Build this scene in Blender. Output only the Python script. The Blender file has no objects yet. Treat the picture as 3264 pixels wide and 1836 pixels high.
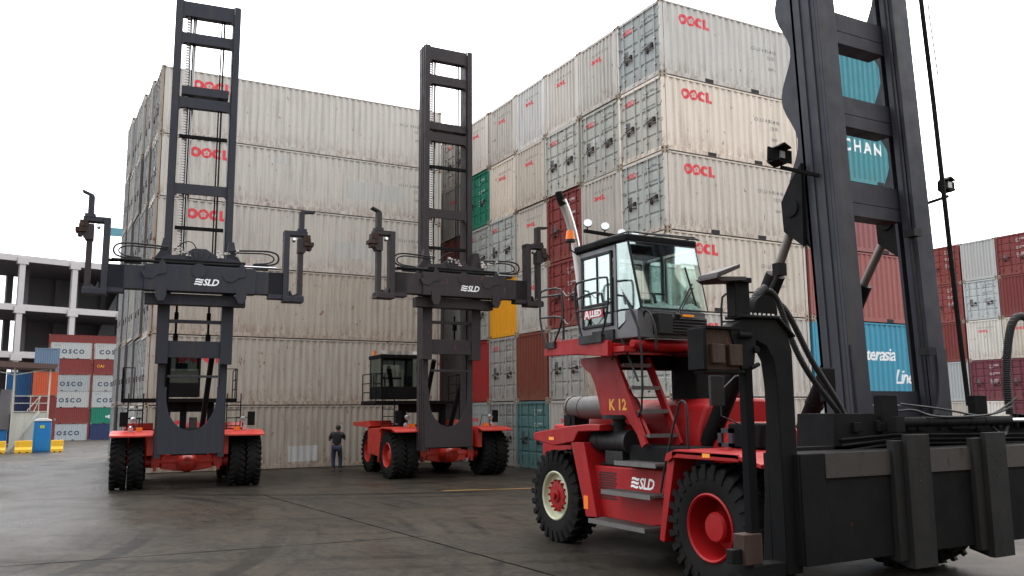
import bpy, bmesh, math, random
from mathutils import Vector, Matrix
random.seed(7)
SC = bpy.context.scene
COL = SC.collection
R = math.radians

# ---------------------------------------------------------------- camera
cam_d = bpy.data.cameras.new('camera')
cam = bpy.data.objects.new('camera', cam_d)
COL.objects.link(cam)
YAW, PITCH, ROLL = R(28.669), R(8.157), R(-0.400)
cy, sy, cp, sp = math.cos(YAW), math.sin(YAW), math.cos(PITCH), math.sin(PITCH)
Fv = Vector((sy * cp, cy * cp, sp)); Rv = Vector((cy, -sy, 0)); Uv = Rv.cross(Fv)
cr, sr = math.cos(ROLL), math.sin(ROLL)
R2 = cr * Rv + sr * Uv; U2 = -sr * Rv + cr * Uv
M = Matrix(((R2.x, U2.x, -Fv.x, 0), (R2.y, U2.y, -Fv.y, 0), (R2.z, U2.z, -Fv.z, 2.2294), (0, 0, 0, 1)))
cam.matrix_world = M
cam_d.lens = 30.22; cam_d.sensor_width = 36; cam_d.clip_start = 0.1; cam_d.clip_end = 3000
SC.camera = cam

# ---------------------------------------------------------------- world, sun, exposure
W = bpy.data.worlds.new('World'); SC.world = W; W.use_nodes = True
nt = W.node_tree; nt.nodes.clear()
out = nt.nodes.new('ShaderNodeOutputWorld')
sky = nt.nodes.new('ShaderNodeTexSky'); sky.sky_type = 'NISHITA'; sky.sun_disc = False
SUN_EL, SUN_AZ = 50, 50       # degrees; azimuth clockwise from +Y
sky.sun_elevation = R(SUN_EL); sky.sun_rotation = R(SUN_AZ)
sky.air_density = 1.0; sky.dust_density = 6.0; sky.ozone_density = 1.0
bg1 = nt.nodes.new('ShaderNodeBackground'); bg1.inputs[1].default_value = 0.06
nt.links.new(sky.outputs[0], bg1.inputs[0])
# cloud deck: brighter towards the zenith, as an overcast sky is
tc = nt.nodes.new('ShaderNodeTexCoord'); sep = nt.nodes.new('ShaderNodeSeparateXYZ')
nt.links.new(tc.outputs['Generated'], sep.inputs[0])
mr = nt.nodes.new('ShaderNodeMapRange'); mr.inputs[1].default_value = 0.0; mr.inputs[2].default_value = 1.0
mr.inputs[3].default_value = 1.0; mr.inputs[4].default_value = 3.0
nt.links.new(sep.outputs[2], mr.inputs[0])
bg2 = nt.nodes.new('ShaderNodeBackground'); bg2.inputs[0].default_value = (0.97, 0.98, 1.0, 1)
# ... and brighter around the hidden sun, ahead and to the right of the camera
dot = nt.nodes.new('ShaderNodeVectorMath'); dot.operation = 'DOT_PRODUCT'; dot.inputs[1].default_value = (.56, .83, 0)
nt.links.new(tc.outputs['Generated'], dot.inputs[0])
mr2 = nt.nodes.new('ShaderNodeMapRange'); mr2.inputs[1].default_value = -.9; mr2.inputs[2].default_value = .8
mr2.inputs[3].default_value = .40; mr2.inputs[4].default_value = 1.25
nt.links.new(dot.outputs['Value'], mr2.inputs[0])
mul = nt.nodes.new('ShaderNodeMath'); mul.operation = 'MULTIPLY'
nt.links.new(mr.outputs[0], mul.inputs[0]); nt.links.new(mr2.outputs[0], mul.inputs[1])
nt.links.new(mul.outputs[0], bg2.inputs[1])
add = nt.nodes.new('ShaderNodeAddShader')
nt.links.new(bg1.outputs[0], add.inputs[0]); nt.links.new(bg2.outputs[0], add.inputs[1])
nt.links.new(add.outputs[0], out.inputs[0])
sd = bpy.data.lights.new('sun', 'SUN'); sd.energy = 0.5; sd.angle = R(25); sd.color = (1, .97, .92)
so = bpy.data.objects.new('sun', sd); COL.objects.link(so)
so.rotation_euler = (R(90 - SUN_EL), 0, R(180 - SUN_AZ))
SC.view_settings.view_transform = 'Standard'; SC.view_settings.look = 'None'
SC.view_settings.exposure = 0.62; SC.view_settings.gamma = 1.0; SC.view_settings.use_curve_mapping = False

# ---------------------------------------------------------------- materials
MATS = {}
def base_mat(name):
    m = bpy.data.materials.new(name); m.use_nodes = True
    n = m.node_tree; b = n.nodes['Principled BSDF']
    return m, n, b
def N(n, t, **kw):
    x = n.nodes.new(t)
    for k, v in kw.items(): setattr(x, k, v)
    return x
def mixc(n, fac, a, b):
    x = n.nodes.new('ShaderNodeMix'); x.data_type = 'RGBA'
    for s, v in ((x.inputs[0], fac), (x.inputs[6], a), (x.inputs[7], b)):
        if hasattr(v, 'is_output'): n.links.new(v, s)
        elif isinstance(v, (int, float)): s.default_value = v
        else: s.default_value = (*v, 1)
    return x.outputs[2]
def ramp(n, src, lo, hi, a=0.0, b=1.0):
    x = n.nodes.new('ShaderNodeMapRange'); x.clamp = True
    x.inputs[1].default_value = lo; x.inputs[2].default_value = hi; x.inputs[3].default_value = a; x.inputs[4].default_value = b
    n.links.new(src, x.inputs[0]); return x.outputs[0]
def noise(n, scale, stretch=(1, 1, 1), detail=4, off=True, rough=.55):
    tc = n.nodes.new('ShaderNodeTexCoord'); mp = n.nodes.new('ShaderNodeMapping')
    mp.inputs['Scale'].default_value = stretch
    n.links.new(tc.outputs['Object'], mp.inputs[0])
    if off:
        oi = n.nodes.new('ShaderNodeObjectInfo'); mu = n.nodes.new('ShaderNodeMath'); mu.operation = 'MULTIPLY'
        mu.inputs[1].default_value = 93.0; n.links.new(oi.outputs['Random'], mu.inputs[0])
        cb = n.nodes.new('ShaderNodeCombineXYZ')
        for i in range(3): n.links.new(mu.outputs[0], cb.inputs[i])
        n.links.new(cb.outputs[0], mp.inputs['Location'])
    t = n.nodes.new('ShaderNodeTexNoise'); t.inputs['Scale'].default_value = scale; t.inputs['Detail'].default_value = detail
    t.inputs['Roughness'].default_value = rough
    n.links.new(mp.outputs[0], t.inputs[0]); return t.outputs['Fac']
def paint(name, col, rough=.5, dirt=.35, rust=.0, dirtcol=(.10, .085, .07), rustcol=(.16, .055, .025), spec=.4, metal=0, bump=.0, streak=True, low=True):
    if name in MATS: return MATS[name]
    m, n, b = base_mat(name)
    c = col
    big = noise(n, .55, (1, 1, 1), 3)
    c = mixc(n, ramp(n, big, .3, .7, 0, dirt * .45), c, tuple(x * .62 + .03 for x in col))
    if streak:
        st = noise(n, 1.0, (7, 7, .45), 5)
        c = mixc(n, ramp(n, st, .50, .80, 0, dirt), c, dirtcol)
    fine = noise(n, 26, (1, 1, 1), 4)
    c = mixc(n, ramp(n, fine, .55, .8, 0, dirt * .55), c, dirtcol)
    if rust > 0:
        rs = noise(n, 3.2, (1.6, 1.6, .8), 8, rough=.7)
        thr = .70 - rust * .2
        f = ramp(n, rs, thr, thr + .07, 0, 1)
        c = mixc(n, f, c, rustcol)
        if low:
            tc = n.nodes.new('ShaderNodeTexCoord'); s = n.nodes.new('ShaderNodeSeparateXYZ')
            n.links.new(tc.outputs['Object'], s.inputs[0])
            lo = ramp(n, s.outputs[2], .05, .75, .75 * min(1, rust * 2), 0)
            rn = noise(n, 5.5, (1.5, 1.5, .5), 7, rough=.7)
            mu = n.nodes.new('ShaderNodeMath'); mu.operation = 'MULTIPLY'
            n.links.new(lo, mu.inputs[0]); n.links.new(ramp(n, rn, .44, .60), mu.inputs[1])
            c = mixc(n, mu.outputs[0], c, (.22, .12, .075))
    n.links.new(c, b.inputs['Base Color'])
    rr = noise(n, 4, (1, 1, 1), 3)
    n.links.new(ramp(n, rr, .3, .7, rough - .08, rough + .15), b.inputs['Roughness'])
    b.inputs['Specular IOR Level'].default_value = spec; b.inputs['Metallic'].default_value = metal
    if bump:
        bp = n.nodes.new('ShaderNodeBump'); bp.inputs['Strength'].default_value = bump; bp.inputs['Distance'].default_value = .02
        n.links.new(noise(n, 2.2, (1, 1, 1), 4), bp.inputs['Height']); n.links.new(bp.outputs[0], b.inputs['Normal'])
    MATS[name] = m; return m
def plain(name, col, rough=.5, metal=0, spec=.5, emit=None):
    if name in MATS: return MATS[name]
    m, n, b = base_mat(name)
    b.inputs['Base Color'].default_value = (*col, 1); b.inputs['Roughness'].default_value = rough
    b.inputs['Metallic'].default_value = metal; b.inputs['Specular IOR Level'].default_value = spec
    MATS[name] = m; return m

CPAL = {  # container paints (linear); darker beige and grey variants carry painted-in shade
    'beige': ((.58, .53, .46), .50, .35), 'cream': ((.66, .61, .54), .42, .30), 'palegrey': ((.55, .52, .475), .45, .25),
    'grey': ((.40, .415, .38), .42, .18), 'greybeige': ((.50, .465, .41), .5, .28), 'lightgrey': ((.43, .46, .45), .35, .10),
    'drab': ((.13, .122, .115), .5, .35), 'shadepurple': ((.125, .10, .105), .5, .25), 'shadebeige': ((.43, .39, .325), .55, .40), 'halfshadebeige': ((.49, .445, .38), .5, .35), 'shadegrey': ((.34, .33, .30), .45, .25),  # drab tones put the shade of the left flank into the colour
    'oxide': ((.20, .037, .034), .35, .22), 'rustbrown': ((.21, .05, .028), .55, .45), 'red': ((.33, .02, .018), .3, .10),
    'maroon': ((.15, .035, .05), .4, .2), 'green': ((.01, .17, .105), .3, .06), 'tealdoor': ((.10, .20, .19), .45, .12),
    'teal': ((.06, .27, .31), .3, .14), 'blue': ((.05, .27, .40), .25, .06), 'navy': ((.02, .035, .10), .3, .05),  # teal is lightened: haze put into its paint
    'yellow': ((.78, .36, .01), .22, .06), 'orange': ((.50, .09, .035), .3, .08), 'slate': ((.13, .19, .26), .3, .08),
    'deepblue': ((.02, .10, .24), .3, .06), 'silver': ((.38, .40, .40), .25, .04), 'pink': ((.30, .105, .10), .3, .12),
}
def _tinted(m):
    n = m.node_tree; b = n.nodes['Principled BSDF']; l = b.inputs['Base Color'].links[0]; src = l.from_socket
    oi = n.nodes.new('ShaderNodeObjectInfo'); mx = n.nodes.new('ShaderNodeMix'); mx.data_type = 'RGBA'; mx.blend_type = 'MULTIPLY'; mx.inputs[0].default_value = 1
    n.links.new(src, mx.inputs[6]); n.links.new(oi.outputs['Color'], mx.inputs[7]); n.links.new(mx.outputs[2], b.inputs['Base Color'])
def cmat(k):
    col, d, r = CPAL[k]
    nm = 'container_paint_' + k
    if nm in MATS: return MATS[nm]
    m = paint(nm, col, .55, d * .95, r * 1.2, spec=.25, bump=.25); _tinted(m); return m
M_RUST = paint('rusty_steel', (.036, .018, .013), .65, .5, .35, spec=.2)
M_RUSTRAIL = paint('worn_rail', (.36, .29, .22), .65, .6, .7, spec=.2, low=False)
M_BLACK = plain('opening_shade', (.012, .011, .012), .8)  # black fill standing in for the shade inside openings
M_CHAR = paint('charcoal_paint', (.028, .030, .041), .52, .8, .22, dirtcol=(.050, .044, .038), rustcol=(.05, .028, .02), spec=.22, low=False)
M_CHARD = paint('dark_charcoal_paint', (.0045, .0047, .0052), .70, .4, .06, dirtcol=(.011, .010, .009), spec=.10, low=False)
M_CHARB = paint('worn_brown_charcoal', (.032, .026, .028), .55, .5, .35, dirtcol=(.045, .032, .028), spec=.25, low=False)
M_RED = paint('red_paint', (.30, .005, .007), .45, .40, .08, dirtcol=(.06, .010, .008), spec=.22, low=False)
M_REDO = paint('orange_red_paint', (.44, .024, .013), .36, .30, .05, dirtcol=(.10, .03, .02), spec=.5, low=False)
M_RUBBER = paint('tyre_rubber', (.0065, .0063, .006), .85, .7, 0, dirtcol=(.015, .013, .011), spec=.12)
M_CREAM = paint('cream_rim', (.50, .52, .36), .5, .3, .15, low=False)
M_GALV = paint('galvanised_grating', (.15, .145, .14), .5, .7, .2, metal=.5, low=False)
M_CHROME = plain('chrome', (.75, .75, .76), .16, 1.0)
M_STEEL = paint('stainless_steel', (.52, .50, .48), .30, .35, .0, metal=.85)
M_MUFF = paint('aluminised_muffler', (.10, .095, .09), .5, .6, .2, metal=.4)
M_ROD = paint('dull_piston_rod', (.16, .145, .13), .4, .5, .0, metal=.5)
M_HOSE = paint('black_hose', (.009, .009, .010), .55, .3, 0, dirtcol=(.02, .018, .016), spec=.3)
M_CABG = paint('cab_grey', (.11, .112, .12), .4, .25, 0, spec=.5)
M_WHITE = plain('white_paint', (.85, .85, .85), .5)
M_LWHITE = plain('faded_white', (.62, .62, .60), .6)
M_LRED = paint('logo_red', (.68, .045, .06), .5, .45, .12, dirtcol=(.40, .20, .18), rustcol=(.45, .36, .31), low=False)
M_LBLK = plain('stencil_black', (.09, .09, .09), .6)
M_LGREY = plain('stencil_grey', (.20, .20, .19), .6)
M_LYEL = plain('yellow_lettering', (.75, .33, .02), .5)
M_BLACKP = plain('black_primer', (.004, .004, .005), .8, spec=.1)
M_GPL = paint('worn_guide_plate', (.012, .0125, .013), .65, .8, .5, dirtcol=(.028, .026, .024), rustcol=(.035, .02, .015), spec=.15, low=False)
M_AMBER = plain('amber_lens', (.80, .17, .01), .25)
M_REFL = plain('orange_reflector', (.85, .30, .02), .35)
M_LAMP = plain('lamp_glass', (.55, .57, .58), .12, .6)
M_SEAT = plain('seat_fabric', (.09, .10, .12), .8)
M_PAPER = plain('paper', (.75, .78, .76), .7)
M_CONC = paint('pale_concrete', (.50, .47, .46), .7, .4, 0, dirtcol=(.35, .33, .30))
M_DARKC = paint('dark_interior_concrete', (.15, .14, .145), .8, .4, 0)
M_YEL = paint('yellow_barrier', (.72, .40, .01), .5, .35, 0, dirtcol=(.12, .08, .03))
M_SHED = paint('cream_shed_sheet', (.50, .49, .42), .6, .35, .15)
M_SROOF = paint('brown_shed_roof', (.10, .055, .045), .6, .5, .1)
M_BLUEP = paint('blue_plastic', (.01, .16, .42), .35, .15, 0)
def glassy(name, tint, refl=.12):
    m = bpy.data.materials.new(name); m.use_nodes = True; n = m.node_tree; n.nodes.clear()
    o = N(n, 'ShaderNodeOutputMaterial'); t = N(n, 'ShaderNodeBsdfTransparent'); g = N(n, 'ShaderNodeBsdfGlossy')
    t.inputs[0].default_value = (*tint, 1); g.inputs[1].default_value = .03; g.inputs[0].default_value = (.85, .95, .92, 1)
    f = N(n, 'ShaderNodeLayerWeight'); f.inputs[0].default_value = .25
    pw = N(n, 'ShaderNodeMath', operation='MULTIPLY'); pw.inputs[1].default_value = .45; n.links.new(f.outputs['Facing'], pw.inputs[0])
    mx = N(n, 'ShaderNodeMixShader'); a = N(n, 'ShaderNodeMath'); a.operation = 'ADD'; a.inputs[1].default_value = refl
    n.links.new(pw.outputs[0], a.inputs[0]); n.links.new(a.outputs[0], mx.inputs[0])
    n.links.new(t.outputs[0], mx.inputs[1]); n.links.new(g.outputs[0], mx.inputs[2]); n.links.new(mx.outputs[0], o.inputs[0])
    return m
M_GLASS = glassy('green_tinted_glass', (.86, .94, .92), .24)
M_GLASSD = glassy('dark_tinted_glass', (.30, .36, .35), .05)

# ---------------------------------------------------------------- mesh builder
class MB:
    def __init__(s, T=None): s.v = []; s.f = []; s.m = []; s.T = T
    def add(s, vs, fs, mi=0):
        o = len(s.v)
        for v in vs:
            v = Vector(v)
            s.v.append(s.T(v) if s.T else v)
        for f in fs: s.f.append([i + o for i in f]); s.m.append(mi)
    def box(s, a, b, mi=0):
        x0, x1 = sorted((a[0], b[0])); y0, y1 = sorted((a[1], b[1])); z0, z1 = sorted((a[2], b[2]))
        s.add([(x0, y0, z0), (x1, y0, z0), (x1, y1, z0), (x0, y1, z0), (x0, y0, z1), (x1, y0, z1), (x1, y1, z1), (x0, y1, z1)],
              [(0, 3, 2, 1), (4, 5, 6, 7), (0, 1, 5, 4), (1, 2, 6, 5), (2, 3, 7, 6), (3, 0, 4, 7)], mi)
    def bar(s, p0, p1, w, h, up=(0, 0, 1), mi=0):
        p0, p1 = Vector(p0), Vector(p1); d = (p1 - p0).normalized(); up = Vector(up)
        if abs(d.dot(up)) > .98: up = Vector((0, 1, 0))
        sd = d.cross(up).normalized(); u = sd.cross(d)
        vs = []
        for p in (p0, p1):
            for a, b in ((-1, -1), (1, -1), (1, 1), (-1, 1)): vs.append(p + sd * a * w / 2 + u * b * h / 2)
        s.add(vs, [(0, 3, 2, 1), (4, 5, 6, 7), (0, 1, 5, 4), (1, 2, 6, 5), (2, 3, 7, 6), (3, 0, 4, 7)], mi)
    def prism(s, pts, ax, a, b, mi=0):
        def P(p, h): return {'x': (h, p[0], p[1]), 'y': (p[0], h, p[1]), 'z': (p[0], p[1], h)}[ax]
        n = len(pts)
        s.add([P(p, a) for p in pts] + [P(p, b) for p in pts],
              [list(range(n))[::-1], list(range(n, 2 * n))] + [(i, (i + 1) % n, n + (i + 1) % n, n + i) for i in range(n)], mi)
    def cyl(s, p0, p1, r0, r1=None, n=16, mi=0):
        r1 = r0 if r1 is None else r1
        p0, p1 = Vector(p0), Vector(p1); d = (p1 - p0).normalized()
        u = d.orthogonal().normalized(); w = d.cross(u)
        vs = []
        for p, r in ((p0, r0), (p1, r1)):
            for i in range(n):
                a = 2 * math.pi * i / n; vs.append(p + (u * math.cos(a) + w * math.sin(a)) * r)
        s.add(vs, [list(range(n))[::-1], list(range(n, 2 * n))] + [(i, (i + 1) % n, n + (i + 1) % n, n + i) for i in range(n)], mi)
    def tube(s, pts, r, n=8, mi=0, smooth=0):
        pts = [Vector(p) for p in pts]
        for _ in range(smooth):
            q = [pts[0]]
            for a, b in zip(pts, pts[1:]): q += [a.lerp(b, .25), a.lerp(b, .75)]
            pts = q + [pts[-1]]
        rings = []; u = None
        for i, p in enumerate(pts):
            d = ((pts[min(i + 1, len(pts) - 1)] - p).normalized() + (p - pts[max(i - 1, 0)]).normalized()).normalized()
            u = d.orthogonal().normalized() if u is None else (u - d * u.dot(d)).normalized()
            w = d.cross(u); rr = r(i / (len(pts) - 1)) if callable(r) else r
            rings.append([p + (u * math.cos(2 * math.pi * k / n) + w * math.sin(2 * math.pi * k / n)) * rr for k in range(n)])
        vs = [v for g in rings for v in g]; fs = [list(range(n))[::-1], [len(vs) - n + k for k in range(n)]]
        for i in range(len(rings) - 1):
            for k in range(n): fs.append((i * n + k, i * n + (k + 1) % n, (i + 1) * n + (k + 1) % n, (i + 1) * n + k))
        s.add(vs, fs, mi)
    def lathe(s, prof, c, ax='x', n=32, mi=0, closed=True):   # prof: (radius, height along axis)
        vs = []
        for r, h in prof:
            for i in range(n):
                a = 2 * math.pi * i / n; p = (r * math.cos(a), r * math.sin(a))
                q = {'x': (h, p[0], p[1]), 'y': (p[0], h, p[1]), 'z': (p[0], p[1], h)}[ax]
                vs.append((q[0] + c[0], q[1] + c[1], q[2] + c[2]))
        fs = []
        for j in range(len(prof) - 1):
            for i in range(n): fs.append((j * n + i, j * n + (i + 1) % n, (j + 1) * n + (i + 1) % n, (j + 1) * n + i))
        if closed: fs += [list(range(n))[::-1], [len(vs) - n + i for i in range(n)]]
        s.add(vs, fs, mi)
    def build(s, name, mats, parent=None, bevel=0, smooth=True, **props):
        me = bpy.data.meshes.new(name); me.from_pydata([tuple(v) for v in s.v], [], s.f)
        bm = bmesh.new(); bm.from_mesh(me); bmesh.ops.recalc_face_normals(bm, faces=bm.faces); bm.to_mesh(me); bm.free()
        for m in (mats if isinstance(mats, (list, tuple)) else [mats]): me.materials.append(m)
        me.polygons.foreach_set('material_index', s.m)
        if smooth:
            me.polygons.foreach_set('use_smooth', [True] * len(me.polygons)); me.set_sharp_from_angle(angle=R(32))
        o = bpy.data.objects.new(name, me); COL.objects.link(o)
        if parent: o.parent = parent
        if bevel:
            b = o.modifiers.new('bevel', 'BEVEL'); b.width = bevel; b.segments = 2; b.limit_method = 'ANGLE'; b.angle_limit = R(40)
        for k, v in props.items(): o[k] = v
        return o
def empty(name, loc=(0, 0, 0), rz=0, label=None, category=None, group=None):
    o = bpy.data.objects.new(name, None); COL.objects.link(o); o.location = loc; o.rotation_euler = (0, 0, rz); o.empty_display_size = .5
    if label: o['label'] = label
    if category: o['category'] = category
    if group: o['group'] = group
    return o
KIDS = {}
def copy_tree(o, parent=None):
    c = o.copy(); COL.objects.link(c)
    if parent: c.parent = parent
    for ch in (KIDS.get(o.name) or [x for x in o.children]): copy_tree(ch, c)
    return c

# ---------------------------------------------------------------- lettering
def text_polys(txt, size, bold=0.0, shear=0.0, spacing=1.0):
    cu = bpy.data.curves.new('t', 'FONT'); cu.body = txt; cu.size = size; cu.resolution_u = 2; cu.offset = bold; cu.shear = shear
    cu.align_x = 'LEFT'; cu.space_character = spacing; cu.space_line = 1.0
    o = bpy.data.objects.new('t', cu); COL.objects.link(o)
    dg = bpy.context.evaluated_depsgraph_get(); dg.update()
    me = bpy.data.meshes.new_from_object(o.evaluated_get(dg))
    vs = [tuple(v.co) for v in me.vertices]; fs = [tuple(p.vertices) for p in me.polygons]
    bpy.data.objects.remove(o); bpy.data.curves.remove(cu); bpy.data.meshes.remove(me)
    if vs:
        x0 = min(v[0] for v in vs); vs = [(v[0] - x0, v[1]) for v in vs]
    return vs, fs
def ring(cx, cy, r1, r2, a0=0, a1=360, n=28, inner=None):
    vs = []; fs = []
    for i in range(n + 1):
        a = R(a0 + (a1 - a0) * i / n); ri = inner(a) if inner else r2
        vs += [(cx + r1 * math.cos(a), cy + r1 * math.sin(a)), (cx + ri * math.cos(a), cy + ri * math.sin(a))]
    for i in range(n): fs.append((2 * i, 2 * i + 2, 2 * i + 3, 2 * i + 1))
    return vs, fs
def join2(*parts):
    V = []; F = []
    for vs, fs in parts:
        o = len(V); V += list(vs); F += [tuple(i + o for i in f) for f in fs]
    return V, F
def shift(p, dx, dy, k=1): return [(v[0] * k + dx, v[1] * k + dy) for v in p[0]], p[1]
def rings_logo(h):      # four heavy red letters: ring, ring round a blossom, C, L
    r = h / 2; g = r * 1.98
    fl = lambda a: r * (.50 + .10 * math.cos(5 * (a - R(90))))
    a = ring(r, r, r, r * .40)
    b = ring(r + g, r, r, 0, inner=fl, n=50)
    b2 = ring(r + g, r, r * .13, r * .03, n=10)
    c = ring(r + 2 * g, r, r, r * .40, 42, 318)
    x = r + 2 * g + r * .92
    l = ([(x, 0), (x + r * .62, 0), (x + r * .62, h), (x, h)], [(0, 1, 2, 3)])
    l2 = ([(x + r * .62, 0), (x + r * 1.45, 0), (x + r * 1.45, r * .58), (x + r * .62, r * .58)], [(0, 1, 2, 3)])
    return join2(a, b, b2, c, l, l2)
def wave_logo(h, tail='SLD'):      # slanted wavy flag and slanted letters
    parts = []
    sh = .28
    for k in range(3):
        y0 = h * (.02 + k * .36); t = h * .22; vs = []; fs = []; n = 10; L = h * 1.15
        for i in range(n + 1):
            s = i / n; w = math.sin(s * 2 * math.pi) * h * .05; x = s * L
            hh = t
            vs += [(x + sh * (y0 + w), y0 + w), (x + sh * (y0 + w + hh), y0 + w + hh)]
        for i in range(n): fs.append((2 * i, 2 * i + 2, 2 * i + 3, 2 * i + 1))
        parts.append((vs, fs))
    t = text_polys(tail, h * 1.40, bold=h * .035, shear=.3, spacing=.92)
    parts.append(shift(t, h * 1.30, 0))
    return join2(*parts)
def map_polys(poly, fn, cuts=None):
    """poly in (s,t); cut at s = cuts; map each vertex with fn(s,t)->xyz"""
    bm = bmesh.new()
    vs = [bm.verts.new((v[0], v[1], 0)) for v in poly[0]]
    for f in poly[1]:
        try: bm.faces.new([vs[i] for i in f])
        except ValueError: pass
    if cuts:
        x0 = min(v[0] for v in poly[0]); x1 = max(v[0] for v in poly[0])
        for c in cuts:
            if x0 < c < x1:
                bmesh.ops.bisect_plane(bm, geom=bm.verts[:] + bm.edges[:] + bm.faces[:], plane_co=(c, 0, 0), plane_no=(1, 0, 0), dist=1e-5)
    bm.verts.index_update()
    V = [fn(v.co.x, v.co.y) for v in bm.verts]; F = [[v.index for v in f.verts] for f in bm.faces]
    bm.free(); return V, F
def flat_mesh(name, V, F, mat, parent, **props):
    me = bpy.data.meshes.new(name); me.from_pydata(V, [], F); me.materials.append(mat)
    o = bpy.data.objects.new(name, me); COL.objects.link(o); o.parent = parent
    for k, v in props.items(): o[k] = v
    return o
def on_yminus(x, y, z):  # face towards -Y, reading along +x
    return lambda s, t: (x + s, y, z + t)
def on_xminus(x, y, z):  # face towards -X: reading runs along -y
    return lambda s, t: (x, y - s, z + t)

# ---------------------------------------------------------------- containers
CW = 2.438
PER, FL, SL, DEP = .278, .072, .067, .036     # corrugation: period, flat, slope, depth
def prof_pts(a, b, per, flat, slope, dep):
    """breakpoints (s, depth) between a and b"""
    pts = [(a, 0)]; s = a + flat * .5
    n = int((b - a - .02) / per); s = a + ((b - a) - n * per) / 2
    inn = per - flat - 2 * slope
    for i in range(n):
        s0 = s + i * per
        pts += [(s0 + flat / 2, 0), (s0 + flat / 2 + slope, dep), (s0 + flat / 2 + slope + inn, dep), (s0 + per - flat / 2, 0)]
    pts.append((b, 0)); return pts
def depth_at(pts, s):
    for (a, da), (b, db) in zip(pts, pts[1:]):
        if a <= s <= b: return da + (db - da) * ((s - a) / (b - a) if b > a else 0)
    return 0
def side_profile(L): return prof_pts(.13, L - .13, PER, FL, SL, DEP)
def end_profile(): return prof_pts(.12, CW - .12, .22, .05, .045, .045)
def strip(mb, pts, fn, z0, z1, mi=0):
    n = len(pts); vs = [fn(s, d, z0) for s, d in pts] + [fn(s, d, z1) for s, d in pts]
    mb.add(vs, [(i, i + 1, n + i + 1, n + i) for i in range(n - 1)], mi)
LOGO_SIDE = rings_logo(.36); LOGO_END = rings_logo(.185); LOGO_DOOR = rings_logo(.185)
def code_txt(i):
    r = random.Random(i); return 'OOLU %06d' % r.randint(100000, 999999)
PROTO = {}
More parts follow.
